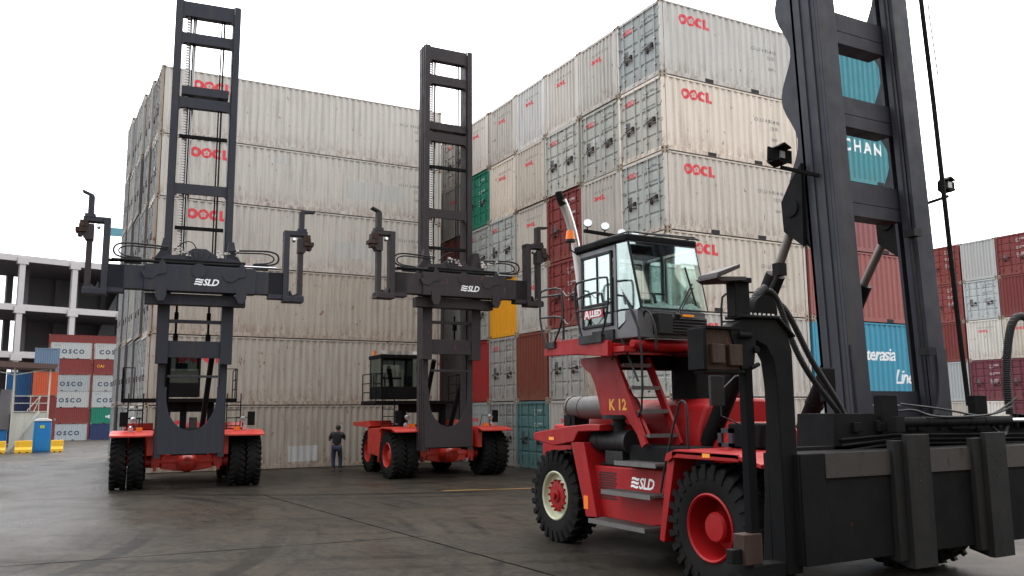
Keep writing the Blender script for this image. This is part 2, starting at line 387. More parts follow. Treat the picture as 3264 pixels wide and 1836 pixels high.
def proto(L, H, end, col, scol, side_logo, end_logo, var=0):
    key = (L, round(H, 3), end, col, scol, side_logo, end_logo, var)
    if key in PROTO: return PROTO[key]
    root = empty('shipping_container'); root.hide_render = False
    ms = cmat(scol); mc = cmat(col)
    # frame
    f = MB(); e = .012
    for x in (0.004, L - .104):
        for y in (0.004, CW - .104): f.box((x, y, .118), (x + .10, y + .10, H - .118), 1 if (L > 7 and side_logo == 'rings' and x < 1) else 0)
    for y in (.006, CW - .056):
        f.box((.178, y, H - .075), (L - .178, y + .05, H - .022)); f.box((.178, y, .02), (L - .178, y + .05, .165))
    for x in (.008, L - .068):
        f.box((x, .178, H - .115), (x + .06, CW - .178, H - .02)); f.box((x, .178, .02), (x + .06, CW - .178, .16))
    f.box((.1, .1, H - .05), (L - .1, CW - .1, H - .03)); f.box((.1, .1, .10), (L - .1, CW - .1, .12))
    for x in (-.001, L - .177):
        for y in (-.001, CW - .161):
            for z in (0, H - .118):
                f.box((x, y, z), (x + .178, y + .162, z + .118), 1)
                xx = x + .089; yy = y + .081; zz = z + .06
                yf = -.003 if y < 1 else CW + .003; xf = -.003 if x < 1 else L + .003
                f.box((xx - .03, min(yf, yf + (.02 if y < 1 else -.02)), zz - .035), (xx + .03, max(yf, yf + (.02 if y < 1 else -.02)), zz + .035), 2)
                f.box((min(xf, xf + (.02 if x < 1 else -.02)), yy - .03, zz - .035), (max(xf, xf + (.02 if x < 1 else -.02)), yy + .03, zz + .035), 2)
    if L < 7:
        for c in (-1.03, 1.03): f.box((L / 2 + c - .18, .002, .025), (L / 2 + c + .18, .04, .150), 2)  # fork pockets: black boxes, their inner shade put in as colour
    f.build('frame', [mc if scol == col else ms, M_RUSTRAIL, M_BLACK], root, smooth=False)
    sp_ = side_profile(L); ep = end_profile()
    for side in (0, 1):
        m = MB()
        if side == 0: strip(m, sp_, lambda s, d, z: (s, .014 + d, z), .155, H - .07)
        else: strip(m, sp_, lambda s, d, z: (s, CW - .014 - d, z), .155, H - .07)
        m.build('side_wall', ms, root, smooth=False)
    m = MB(); strip(m, ep, lambda s, d, z: (L - .014 - d, s, z), .155, H - .11); m.build('front_wall', mc, root, smooth=False)
    # near end (x = 0)
    if end == 'P':
        m = MB(); strip(m, ep, lambda s, d, z: (.014 + d, s, z), .155, H - .11); w = m.build('front_wall', mc, root, smooth=False)
        if end_logo:
            W0 = max(v[0] for v in LOGO_END[0]); c0 = CW / 2 - W0 / 2
            z0 = H - .86
            V, F = map_polys(LOGO_END, lambda s, t: (.014 + depth_at(ep, s + c0) - .003, s + c0, z0 + t), [p[0] - c0 for p in ep])
            # letters read along -y when seen from outside: mirror in y
            V = [(v[0], v[1], v[2]) for v in V]
            V2, F2 = map_polys(LOGO_END, lambda s, t: (.014 + depth_at(ep, CW / 2 + W0 / 2 + .1 - s) - .003, CW / 2 + W0 / 2 + .1 - s, z0 + t), [CW / 2 + W0 / 2 + .1 - p[0] for p in ep])
            flat_mesh('logo', V2, F2, M_LRED, w)
            t = text_polys(code_txt(var + 50), .13, .004, spacing=1.5)
            tw = max(v[0] for v in t[0]); b0 = CW / 2 + tw / 2 - .1
            V2, F2 = map_polys(t, lambda s, tt: (.014 + depth_at(ep, b0 - s) - .003, b0 - s, H - .58 + tt), [b0 - p[0] for p in ep])
            flat_mesh('marking', V2, F2, M_LGREY, w)
    else:
        hh = H - .118 - .165
        for k in (0, 1):     # k=1 is the left leaf seen from outside (larger y)
            y0 = .112 + k * 1.112; y1 = y0 + 1.100; z0, z1 = .165, H - .118
            m = MB()
            pts = [(z0, .0)]; nb = 5
            for j in range(1, nb):
                zc = z0 + (z1 - z0) * j / nb
                pts += [(zc - .055, 0), (zc - .03, .028), (zc + .03, .028), (zc + .055, 0)]
            pts.append((z1, 0)); n = len(pts)
            a, b = y0 + .05, y1 - .05
            m.add([(.050 + d, a, z) for z, d in pts] + [(.050 + d, b, z) for z, d in pts], [(i, i + 1, n + i + 1, n + i) for i in range(n - 1)])
            m.box((.040, y0, z0), (.085, y0 + .055, z1)); m.box((.040, y1 - .055, z0), (.085, y1, z1))
            m.box((.040, y0, z0), (.085, y1, z0 + .05)); m.box((.040, y0, z1 - .05), (.085, y1, z1))
            yh = y0 if k == 0 else y1
            for z in (z0 + .15, z0 + hh * .37, z0 + hh * .63, z1 - .2):
                m.box((-.006, yh - .05, z), (.045, yh + .05, z + .07))
            d = m.build('door', mc, root, smooth=False)
            for ry in ((y0 + .26, y0 + .80) if k == 0 else (y0 + .30, y0 + .84)):
                m = MB(); m.cyl((.018, ry, .10), (.018, ry, H - .06), .019, n=8)
                for z in (.09, H - .14): m.box((-.008, ry - .045, z), (.012, ry + .045, z + .07))
                for z in (z0 + .25, z0 + hh * .5, z1 - .3): m.box((-.004, ry - .05, z), (.045, ry + .05, z + .05))
                sg = 1 if (ry - y0) > .5 else -1
                zz = z0 + .82 + (.14 if sg > 0 else 0)
                m.bar((-.008, ry, zz), (-.008, ry - sg * .42, zz + .05), .018, .035, mi=1)
                m.box((-.01, ry - sg * .40 - .05, zz - .03), (.045, ry - sg * .40 + .05, zz + .10), 1)
                m.build('lock_rod', [paint('rod_zinc', (.40, .41, .40), .5, .3, .3, metal=.2, low=False) if col in ('grey', 'greybeige', 'palegrey', 'lightgrey', 'shadegrey', 'drab', 'shadepurple') else mc, M_RUST], d, smooth=False)
            if k == 1:
                if end_logo:
                    V, F = map_polys(LOGO_DOOR, on_xminus(.0465, y1 - .15, z1 - .42)); flat_mesh('logo', V, F, M_LRED, d)
                m = MB(); m.box((.044, y1 - .48, z0 + 1.03), (.049, y1 - .25, z0 + 1.27)); m.build('decal', M_LBLK, d)
                if var % 2:
                    m = MB(); m.box((.044, y1 - .92, z0 + 1.03), (.049, y1 - .68, z0 + 1.36)); m.build('document_plate', M_STEEL, d)
            else:
                lines = [(z1 - .30, code_txt(var)[:4] + ' ' + code_txt(var)[5:] , .12), (z1 - .45, '22G1', .12)]
                for j, (za, tx) in enumerate([(z1 - .80, 'MAX.GW 24000KG'), (z1 - .90, '       52910LB'), (z1 - 1.22, 'TARE   2230KG'), (z1 - 1.32, 'NET  21770KG'), (z1 - 1.44, 'CU.CAP. 33.2 CU.M')]):
                    lines.append((za, tx, .085))
                P = []
                for za, tx, sz in lines:
                    P.append(shift(text_polys(tx, sz, .002), 0, za))
                tw = join2(*P)
                V, F = map_polys(tw, on_xminus(.0465, y1 - .12, 0)); flat_mesh('marking', V, F, M_LBLK if col in ('grey', 'greybeige', 'shadegrey', 'drab', 'lightgrey', 'palegrey') else M_LWHITE, d)
    if side_logo in ('rings', 'bigrings'):
        w = [c for c in root.children if c.name.startswith('side_wall')][0]
        x0 = .78 if L < 7 else (1.2 if side_logo == 'rings' else 1.02); sc_ = (1.0 if L < 7 else 1.18) if side_logo == 'rings' else 1.45; z0 = H - .70 if L < 7 else (H - .80 if side_logo == 'rings' else H - 1.08)
        P = shift(LOGO_SIDE, 0, 0, sc_)
        V, F = map_polys(P, lambda s, t: (s + x0, .014 + depth_at(sp_, s + x0) - .004, z0 + t), [p[0] - x0 for p in sp_]); flat_mesh('logo', V, F, M_LRED, w)
        P = join2(shift(text_polys(code_txt(var)[1:], .17, .004, spacing=1.35), 0, 0), shift(text_polys('2201', .17, .004, spacing=1.3), .70, -.24), shift(text_polys('22G1', .12, .004), .76, -.62))
        xx = L - 2.05
        V, F = map_polys(P, lambda s, t: (s + xx, .014 + depth_at(sp_, s + xx) - .004, H - .95 + t), [p[0] - xx for p in sp_]); flat_mesh('marking', V, F, M_LGREY, w)
    elif side_logo:
        w = [c for c in root.children if c.name.startswith('side_wall')][0]
        for tx, sz, xx, zz, mat, bold, shear, spc in SIDE_TEXT[side_logo]:
            P = text_polys(tx, sz, bold, shear, spc)
            V, F = map_polys(P, lambda s, t: (s + xx, .014 + depth_at(sp_, s + xx) - .004, zz + t), [p[0] - xx for p in sp_]); flat_mesh('lettering', V, F, mat, w)
    PROTO[key] = [root, False, list(root.children)]
    return PROTO[key]
SIDE_TEXT = {
    'han': [('CHAN', .62, 2.16, 1.2, M_WHITE, .02, 0, 1.36)],
    'inter': [('Interasia', .66, 2.22, 1.33, M_WHITE, .012, .25, .92), ('Lines', .74, 4.16, .50, M_WHITE, .005, .3, .8)],
    'cosco': [('COSCO', .95, .75, .85, plain('navy_letters', (.03, .05, .09), .5), .045, 0, 1.45), ('COSCO 20', .2, .4, 2.1, M_LGREY, .006, 0, 1.1)],
    'cai': [('CAI', .6, .5, 1.3, M_LYEL, .02, 0, 1.2)],
    'stripe': [('=E=', .7, 2.2, .9, M_WHITE, .02, 0, 1)],
}
TR = random.Random(21)
def container(loc, L, H, end, col, scol=None, side_logo=None, end_logo=None, label='', group='', rz=0, var=0):
    scol = scol or col
    P = proto(L, H, end, col, scol, side_logo, end_logo, var)
    if not P[1]:
        o = P[0]; P[1] = True
    else: o = copy_tree(P[0])
    o.location = loc; o.rotation_euler = (0, 0, rz)
    o['label'] = label; o['category'] = 'container'; o['group'] = group
    v = TR.uniform(.84, 1.10); w_ = TR.uniform(-.05, .05)
    for q in [o] + list(o.children_recursive): q.color = (v * (1 + w_), v, v * (1 - w_), 1)
    return o
ORD = ['lowest', 'second from the ground', 'third from the ground', 'fourth from the ground', 'fifth from the ground', 'topmost']
NTH = ['first', 'second', 'third', 'fourth', 'fifth', 'sixth', 'seventh', 'eighth']
L20, L40 = 6.058, 12.192

def cum(h):
    z = [0]
    for x in h: z.append(z[-1] + x)
    return z
# left stack: forty foot boxes, five deep
HL = [2.537, 2.732, 2.832, 2.606, 2.544, 2.814]; ZL = cum(HL)
jit = random.Random(3)
for c in range(5):
    for r in range(6):
        if c == 0: col = ['shadebeige', 'shadebeige', 'halfshadebeige', 'greybeige', 'beige', 'cream'][r]; ecol = 'drab'  # lower rows and end faces painted darker: shade put into the colour
        else: ecol = col = jit.choice(['drab', 'drab', 'shadepurple', 'drab', 'greybeige'])
        lab = f'long pale container with red ring letters, {ORD[r]} in the left stack' if c == 0 else \
              f'shade-toned container end on the left flank, {NTH[c]} row back, {ORD[r]}'
        kz = 1 + .013 * c
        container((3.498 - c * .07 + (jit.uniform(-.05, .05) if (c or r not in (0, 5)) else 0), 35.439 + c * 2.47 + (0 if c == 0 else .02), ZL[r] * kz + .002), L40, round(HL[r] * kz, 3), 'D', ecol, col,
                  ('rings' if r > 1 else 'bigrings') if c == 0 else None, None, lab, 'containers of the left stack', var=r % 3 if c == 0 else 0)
def patch(boxname, loc, L, x0, x1, z0, z1, mat, name='repaint_patch'):
    sp_ = side_profile(L)
    P = ([(x0, z0), (x1, z0 + .03), (x1, z1 + .02), (x0, z1)], [(0, 1, 2, 3)])
    V, F = map_polys(P, lambda s_, t: (s_, .014 + depth_at(sp_, s_) - .003, t), [p[0] for p in sp_])
    flat_mesh(name, V, F, mat, boxname)
M_PATCH = paint('repainted_patch', (.50, .50, .48), .55, .5, .15, low=False)
M_PATCH2 = paint('faded_patch', (.49, .48, .44), .55, .4, .1, low=False)
fc = [o for o in bpy.data.objects if o.get('group') == 'containers of the left stack' and o['label'].startswith('long pale')]
fc.sort(key=lambda o: o.location.z)
def wall_of(o): return [c for c in o.children if c.name.startswith('side_wall')][0]
patch(wall_of(fc[0]), None, L40, 5.5, 6.7, .25, .88, M_PATCH)
patch(wall_of(fc[4]), None, L40, 7.7, 10.4, .75, 1.55, M_PATCH2); patch(wall_of(fc[3]), None, L40, 7.2, 9.0, .7, 1.4, M_PATCH2); patch(wall_of(fc[4]), None, L40, 4.6, 5.2, 1.9, 2.2, M_PATCH2)
# right wall: twenty foot boxes end-on, plus the block beyond
HR = [2.630, 2.697, 2.562, 2.605, 2.546, 2.578]; ZR = cum(HR)
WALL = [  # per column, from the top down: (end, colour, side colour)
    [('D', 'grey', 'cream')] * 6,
    [('P', 'beige'), ('D', 'grey'), ('P', 'greybeige'), ('D', 'grey'), ('P', 'halfshadebeige'), ('D', 'shadegrey')],
    [('P', 'palegrey'), ('D', 'grey'), ('D', 'oxide'), ('D', 'oxide'), ('D', 'shadegrey'), ('P', 'halfshadebeige')],
    [('P', 'palegrey'), ('P', 'beige'), ('P', 'halfshadebeige'), ('P', 'halfshadebeige'), ('P', 'rustbrown'), ('D', 'tealdoor')],
    [('P', 'beige'), ('P', 'beige'), ('D', 'grey'), ('P', 'yellow'), ('D', 'shadegrey'), ('D', 'shadegrey')],
    [('P', 'palegrey'), ('D', 'green'), ('D', 'grey'), ('D', 'shadegrey'), ('P', 'red'), ('P', 'shadegrey')],
    [('D', 'shadegrey'), ('P', 'shadegrey'), ('P', 'oxide'), ('P', 'shadegrey'), ('P', 'drab'), ('P', 'drab')],
    [('D', 'shadegrey'), ('P', 'drab'), ('D', 'drab'), ('P', 'drab'), ('P', 'maroon'), ('P', 'drab')]]
CN = {'drab': 'drab', 'shadegrey': 'shade-toned grey', 'halfshadebeige': 'shade-toned beige', 'grey': 'grey', 'beige': 'beige', 'palegrey': 'pale grey', 'oxide': 'oxide red', 'greybeige': 'drab grey', 'cream': 'cream', 'rustbrown': 'rust brown',
      'tealdoor': 'grey-teal', 'yellow': 'bright yellow', 'green': 'green', 'red': 'red', 'maroon': 'maroon', 'teal': 'teal', 'blue': 'light blue', 'lightgrey': 'light grey',
      'navy': 'navy', 'orange': 'orange', 'slate': 'slate blue', 'deepblue': 'deep blue', 'silver': 'silver grey', 'pink': 'faded red'}
for k, colm in enumerate(WALL):
    for i, spec in enumerate(colm):
        r = 5 - i; end, col = spec[0], spec[1]; sc_ = spec[2] if len(spec) > 2 else col
        greyish = col in ('shadegrey', 'halfshadebeige', 'grey', 'beige', 'palegrey', 'greybeige', 'cream')
        lab = (f'{CN[col]} corner container of the right wall, {ORD[r]}, doors and side showing' if k == 0 else
               f'{CN[col]} container, {"doors" if end == "D" else "ribbed end"} showing, {NTH[k]} column of the right wall, {ORD[r]}')
        if k == 0: sc_ = ['cream', 'cream', 'beige', 'beige', 'palegrey', 'halfshadebeige'][i]  # side paint steps darker downwards, carrying painted shade
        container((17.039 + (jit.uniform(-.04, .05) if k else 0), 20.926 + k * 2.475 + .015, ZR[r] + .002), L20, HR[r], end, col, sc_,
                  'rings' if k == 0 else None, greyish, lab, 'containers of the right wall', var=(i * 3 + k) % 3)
for i, (col, lg) in enumerate([('teal', None), ('teal', 'han'), ('pink', None), ('pink', None), ('blue', 'inter'), ('lightgrey', None)]):
    r = 5 - i
    container((23.23, 20.93, ZR[r] + .002), L20, HR[r], 'P', col, col, lg, None,
              f'{CN[col]} container seen between the near mast rails, {ORD[r]}', 'containers behind the nearest mast')
# far right block, ends towards the yard
FR = [(31.35, [('D', 'maroon'), ('D', 'maroon'), ('P', 'beige'), ('P', 'oxide'), ('D', 'oxide')]),
      (33.84, [('P', 'cream'), ('D', 'maroon'), ('P', 'beige'), ('D', 'lightgrey'), ('P', 'silver')]),
      (36.40, [('P', 'greybeige'), ('P', 'silver'), ('P', 'oxide'), ('D', 'oxide'), ('D', 'oxide')]),
      (38.90, [('P', 'grey'), ('P', 'silver'), ('P', 'oxide'), ('D', 'oxide'), ('D', 'oxide')]),
      (28.86, [('D', 'maroon'), ('D', 'maroon'), ('P', 'beige'), ('P', 'oxide'), ('D', 'oxide')])]
for k, (y, rows) in enumerate(FR):
    for r, (e, col) in enumerate(rows):
        container((55.0, y, r * 2.69 + .002), L20, 2.69, e, col, col, None, col == 'beige',
                  f'{CN[col]} container, far right stacks, {["second column from the edge", "third column from the edge", "fourth column from the edge", "column hidden by the mast", "rightmost column"][k]}, {ORD[r] if r < 4 else "topmost"}', 'containers of the far right stacks')
def gz(y): return -max(0, y - 50) * .018
# far left: grey lettered twenty footers and neighbours
for cx, rows, nm in ((1.15, ['silver', 'oxide', 'silver', 'silver', 'oxide', 'silver'], 'near column'), (7.62, ['navy', 'green', 'silver', 'silver', 'oxide', 'silver'], 'right column')):
    for r, col in enumerate(rows):
        lg = 'cosco' if col == 'silver' else ('cai' if (col == 'oxide' and cx > 5) else ('stripe' if col == 'green' else None))
        container((cx, 159, -1.98 + r * 2.655), L20, 2.655, 'P', col, col, lg, None, f'{CN[col]} container far left, {nm}, {ORD[r] if r < 5 else "sixth from the ground"}', 'distant containers at the left')
for r in range(7):
    container((.88, 175, -1.98 + r * 2.655), L40, 2.60, 'P', 'oxide', 'oxide', None, None, 'long faded red container topping the pile behind the distant left stacks' if r == 6 else f'long red container hidden behind the distant left stacks, {ORD[r] if r < 5 else "sixth from the ground"}', 'distant containers at the left')
for x, y, rows in ((-.72, 108, ['oxide', 'oxide', 'orange', 'slate']), (-3.30, 110, ['navy', 'navy', 'deepblue'])):
    for r, col in enumerate(rows):
        container((x, y + L20, -.95 + r * 2.62), L20, 2.61, 'D' if r > 1 else 'P', col, col, None, None, f'{CN[col]} end-on container behind the canopy, {"right" if x > -1 else "left"} pile, {ORD[r]}', 'containers behind the canopy', rz=R(-90))
# unseen container row added behind the camera to block low sky
for i in range(5):
    for r in range(6):
        container((-26 + i * 12.4, -8.6, r * 2.62), L40, 2.61, 'P', 'greybeige', 'greybeige', None, None, 'unseen container added behind the camera to block low sky', 'added sky-blocking containers behind the camera')

# ---------------------------------------------------------------- ground and markings
def sheet(name, pts, z, mat, **props):
    me = bpy.data.meshes.new(name); me.from_pydata([(p[0], p[1], z if len(p) < 3 else p[2]) for p in pts], [], [list(range(len(pts)))]); me.materials.append(mat)
    o = bpy.data.objects.new(name, me); COL.objects.link(o)
    for k, v in props.items(): o[k] = v
    return o
def ground_mat():
    m, n, b = base_mat('wet_yard_concrete')
    geo = N(n, 'ShaderNodeNewGeometry')
    def nz(scale, st=(1, 1, 1), det=5, rough=.55, dist=0, loc=(0, 0, 0)):
        mp = N(n, 'ShaderNodeMapping'); mp.inputs['Scale'].default_value = st; mp.inputs['Location'].default_value = loc
        n.links.new(geo.outputs['Position'], mp.inputs[0])
        t = N(n, 'ShaderNodeTexNoise'); t.inputs['Scale'].default_value = scale; t.inputs['Detail'].default_value = det; t.inputs['Roughness'].default_value = rough; t.inputs['Distortion'].default_value = dist
        n.links.new(mp.outputs[0], t.inputs[0]); return t.outputs['Fac']
    a = nz(.13, det=7, rough=.6); bb = nz(.9, (1, .35, 1), 8, .68); c = nz(60, det=4, rough=.7); d = nz(.30, (1, .6, 1), 6, .6, .4, (7, 3, 0)); e = nz(7, det=8, rough=.75)
    col = mixc(n, ramp(n, a, .38, .62), (.028, .0245, .020), (.044, .036, .027))
    col = mixc(n, ramp(n, bb, .45, .66, 0, .65), col, (.015, .014, .013))
    col = mixc(n, ramp(n, e, .48, .66, 0, .75), col, (.058, .049, .039))
    col = mixc(n, ramp(n, c, .50, .70, 0, .6), col, (.012, .0115, .011))
    col = mixc(n, ramp(n, nz(2.4, (1, .6, 1), 9, .72), .52, .64, 0, .7), col, (.013, .012, .011))
    # curved tyre tracks: rings about two turning centres, broken up by noise
    for cx_, cy_, w_ in ((-9, 20, .9), (16, 41, 1.3)):
        dm = N(n, 'ShaderNodeVectorMath', operation='DISTANCE'); dm.inputs[1].default_value = (cx_, cy_, 0); n.links.new(geo.outputs['Position'], dm.inputs[0])
        cb = N(n, 'ShaderNodeCombineXYZ'); n.links.new(dm.outputs['Value'], cb.inputs[0])
        t = N(n, 'ShaderNodeTexNoise'); t.inputs['Scale'].default_value = 1.5 / w_; t.inputs['Detail'].default_value = 3; n.links.new(cb.outputs[0], t.inputs[0])
        mu = N(n, 'ShaderNodeMath', operation='MULTIPLY'); n.links.new(ramp(n, t.outputs['Fac'], .54, .60), mu.inputs[0]); n.links.new(ramp(n, nz(.22, det=3, loc=(cx_, 1, 0)), .46, .60, 0, .7), mu.inputs[1])
        col = mixc(n, mu.outputs[0], col, (.009, .009, .008))
    n.links.new(col, b.inputs['Base Color'])
    # wetness: more towards the left
    sp3 = N(n, 'ShaderNodeSeparateXYZ'); n.links.new(geo.outputs['Position'], sp3.inputs[0])
    ad = N(n, 'ShaderNodeMath', operation='MULTIPLY_ADD'); ad.inputs[1].default_value = -.010; n.links.new(sp3.outputs[0], ad.inputs[0]); n.links.new(d, ad.inputs[2])
    n.links.new(ramp(n, ad.outputs[0], .28, .62, .60, .24), b.inputs['Roughness'])
    b.inputs['Specular IOR Level'].default_value = .045
    bp = N(n, 'ShaderNodeBump'); bp.inputs['Strength'].default_value = .6; bp.inputs['Distance'].default_value = .012
    n.links.new(nz(9, (1, 1, 1), 10, .72), bp.inputs['Height']); n.links.new(bp.outputs[0], b.inputs['Normal'])
    return m
g = MB(); ys = [-60, 50, 165, 260, 900]; xs = [-400, 400]
vs = []
for y in ys:
    z = gz(min(y, 165))
    for x in xs: vs.append((x, y, z))
g.add(vs, [(2 * i, 2 * i + 1, 2 * i + 3, 2 * i + 2) for i in range(len(ys) - 1)])
M_GROUND = ground_mat()
go = g.build('ground', M_GROUND, smooth=False, kind='structure')
M_JOINT = plain('joint_filler', (.008, .0075, .007), .95, spec=.0)
def ribbon(name, pts, w, z, mat, **props):
    vs = []; fs = []
    for i, p in enumerate(pts):
        a = Vector(pts[max(i - 1, 0)]); b = Vector(pts[min(i + 1, len(pts) - 1)]); d = (b - a).normalized(); nrm = Vector((-d.y, d.x))
        ww = w * (1 + .35 * math.sin(i * 2.3))
        for s in (-1, 1): vs.append((p[0] + nrm.x * s * ww / 2, p[1] + nrm.y * s * ww / 2, z))
    for i in range(len(pts) - 1): fs.append((2 * i, 2 * i + 1, 2 * i + 3, 2 * i + 2))
    me = bpy.data.meshes.new(name); me.from_pydata(vs, [], fs); me.materials.append(mat)
    o = bpy.data.objects.new(name, me); COL.objects.link(o)
    for k, v in props.items(): o[k] = v
    return o
rr = random.Random(5)
jp = [(5.6 + (6.75 - 5.6) * (1 - t) ** .8 + rr.uniform(-.012, .012), 24.5 - 21 * (1 - t)) for t in [i / 40 for i in range(41)]]
jp = [(5.55 + .055 * (24.5 - y) + rr.uniform(-.012, .012), y) for x, y in jp]
ribbon('paving_joint', jp, .035, .004, M_JOINT, kind='structure')
for yj, xa, xb in ((15.2, -14, 6.3), (26.4, -14, 16.5)):
    ribbon('paving_joint', [(xa + (xb - xa) * i / 24, yj + .055 * (xa + (xb - xa) * i / 24) * -1 + rr.uniform(-.01, .01)) for i in range(25)], .022, .004, M_JOINT, kind='structure')
ribbon('road_marking', [(10.2, 22.9), (10.9, 22.75), (11.7, 22.5), (12.6, 22.3), (13.6, 22.2)], .14, .004, paint('worn_yellow_line', (.26, .13, .02), .6, .6, 0), kind='structure')

# ---------------------------------------------------------------- lift trucks
def tyre_mesh(name, xc, w, y, parent, R0=.78, zc=.78, flip=1, mat=M_RUBBER):
    t = MB(); r = R0 - .045; h = w / 2
    t.lathe([(.40, -h * .80), (.44, -h * .93), (.58, -h), (r - .06, -h * .97), (r, -h * .86), (r + .005, -h * .3), (r + .005, h * .3), (r, h * .86), (r - .06, h * .97), (.58, h), (.44, h * .93), (.40, h * .80)], (xc, y, zc), 'x', 44, closed=False)
    n = 26
    for i in range(n):
        for sgn in (-1, 1):
            a = 2 * math.pi * (i + (.5 if sgn > 0 else 0)) / n
            vs = []
            for rad, wl in ((r - .03, 1.0), (r + .045, .8)):
                for dx, da in ((.06, -.035 * wl - .03), (.06, .035 * wl - .03), (h * .99 if rad > r else h * 1.0, .05 * wl + .035), (h * .99 if rad > r else h * 1.0, -.05 * wl + .035)):
                    aa = a + da * 1.35
                    vs.append((xc + sgn * dx, y + rad * math.cos(aa), zc + rad * math.sin(aa)))
            t.add(vs, [(0, 1, 2, 3), (4, 5, 6, 7), (0, 1, 5, 4), (1, 2, 6, 5), (2, 3, 7, 6), (3, 0, 4, 7)])
            vs = []   # shoulder lug
            for rad, xo in ((r - .14, 1.0), (r + .04, .98)):
                for da in (-.05, .05):
                    for xx in (h * xo - .02, h * xo + .012): vs.append((xc + sgn * xx, y + rad * math.cos(a + da + .045), zc + rad * math.sin(a + da + .045)))
            t.add(vs, [(0, 1, 3, 2), (4, 5, 7, 6), (0, 1, 5, 4), (2, 3, 7, 6), (0, 2, 6, 4), (1, 3, 7, 5)])
    return t.build('tyre', mat, parent)
def wheel(parent, side, xo, y, w, style, red, R0=.78):
    """side -1 left; xo = outer face distance from centre"""
    s = side; wobj = empty('wheel'); wobj.parent = parent
    xc = s * (xo - w / 2)
    tyre_mesh('tyre', xc, w, y, wobj, R0)
    f = s * xo
    if style == 'cream':
        m = MB(); m.lathe([(.405, f - s * .06), (.42, f - s * .015), (.40, f), (.375, f - s * .02), (.36, f - s * .10), (.30, f - s * .12), (.22, f - s * .07)], (0, y, .78), 'x', 40, closed=False)
        m.build('rim', M_CREAM, wobj)
        m = MB(); m.lathe([(.235, f - s * .09), (.23, f - s * .055), (.20, f - s * .05), (.12, f - s * .05), (.11, f - s * .02), (.06, f - s * .015), (.055, f + s * .01), (.001, f + s * .012)], (0, y, .78), 'x', 28, closed=False)
        m.build('hub', red, wobj)
        m = MB()
        for i in range(14):
            a = 2 * math.pi * i / 14; p = (f, y + .255 * math.cos(a), .78 + .255 * math.sin(a))
            m.cyl((p[0] - s * .1, p[1], p[2]), (p[0] - s * .035, p[1], p[2]), .022, n=6)
        m.cyl((f - s * .02, y, .78), (f + s * .03, y, .78), .05, n=10)
        m.build('wheel_nuts', M_RED if red == M_RED else M_CHARD, wobj)
    else:
        m = MB(); dp = .40 if style == 'deep' else .2
        m.lathe([(.40, f - s * .05), (.425, f - s * .012), (.405, f + s * .004), (.385, f - s * .015), (.365, f - s * dp * .6), (.345, f - s * dp), (.001, f - s * dp)], (0, y, .78), 'x', 40, closed=False)
        m.build('rim', red, wobj)
        m = MB(); m.lathe([(.19, f - s * dp), (.19, f - s * .12), (.165, f - s * .085), (.001, f - s * .08)], (0, y, .78), 'x', 28, closed=False)
        m.build('hub', red, wobj)
    return wobj

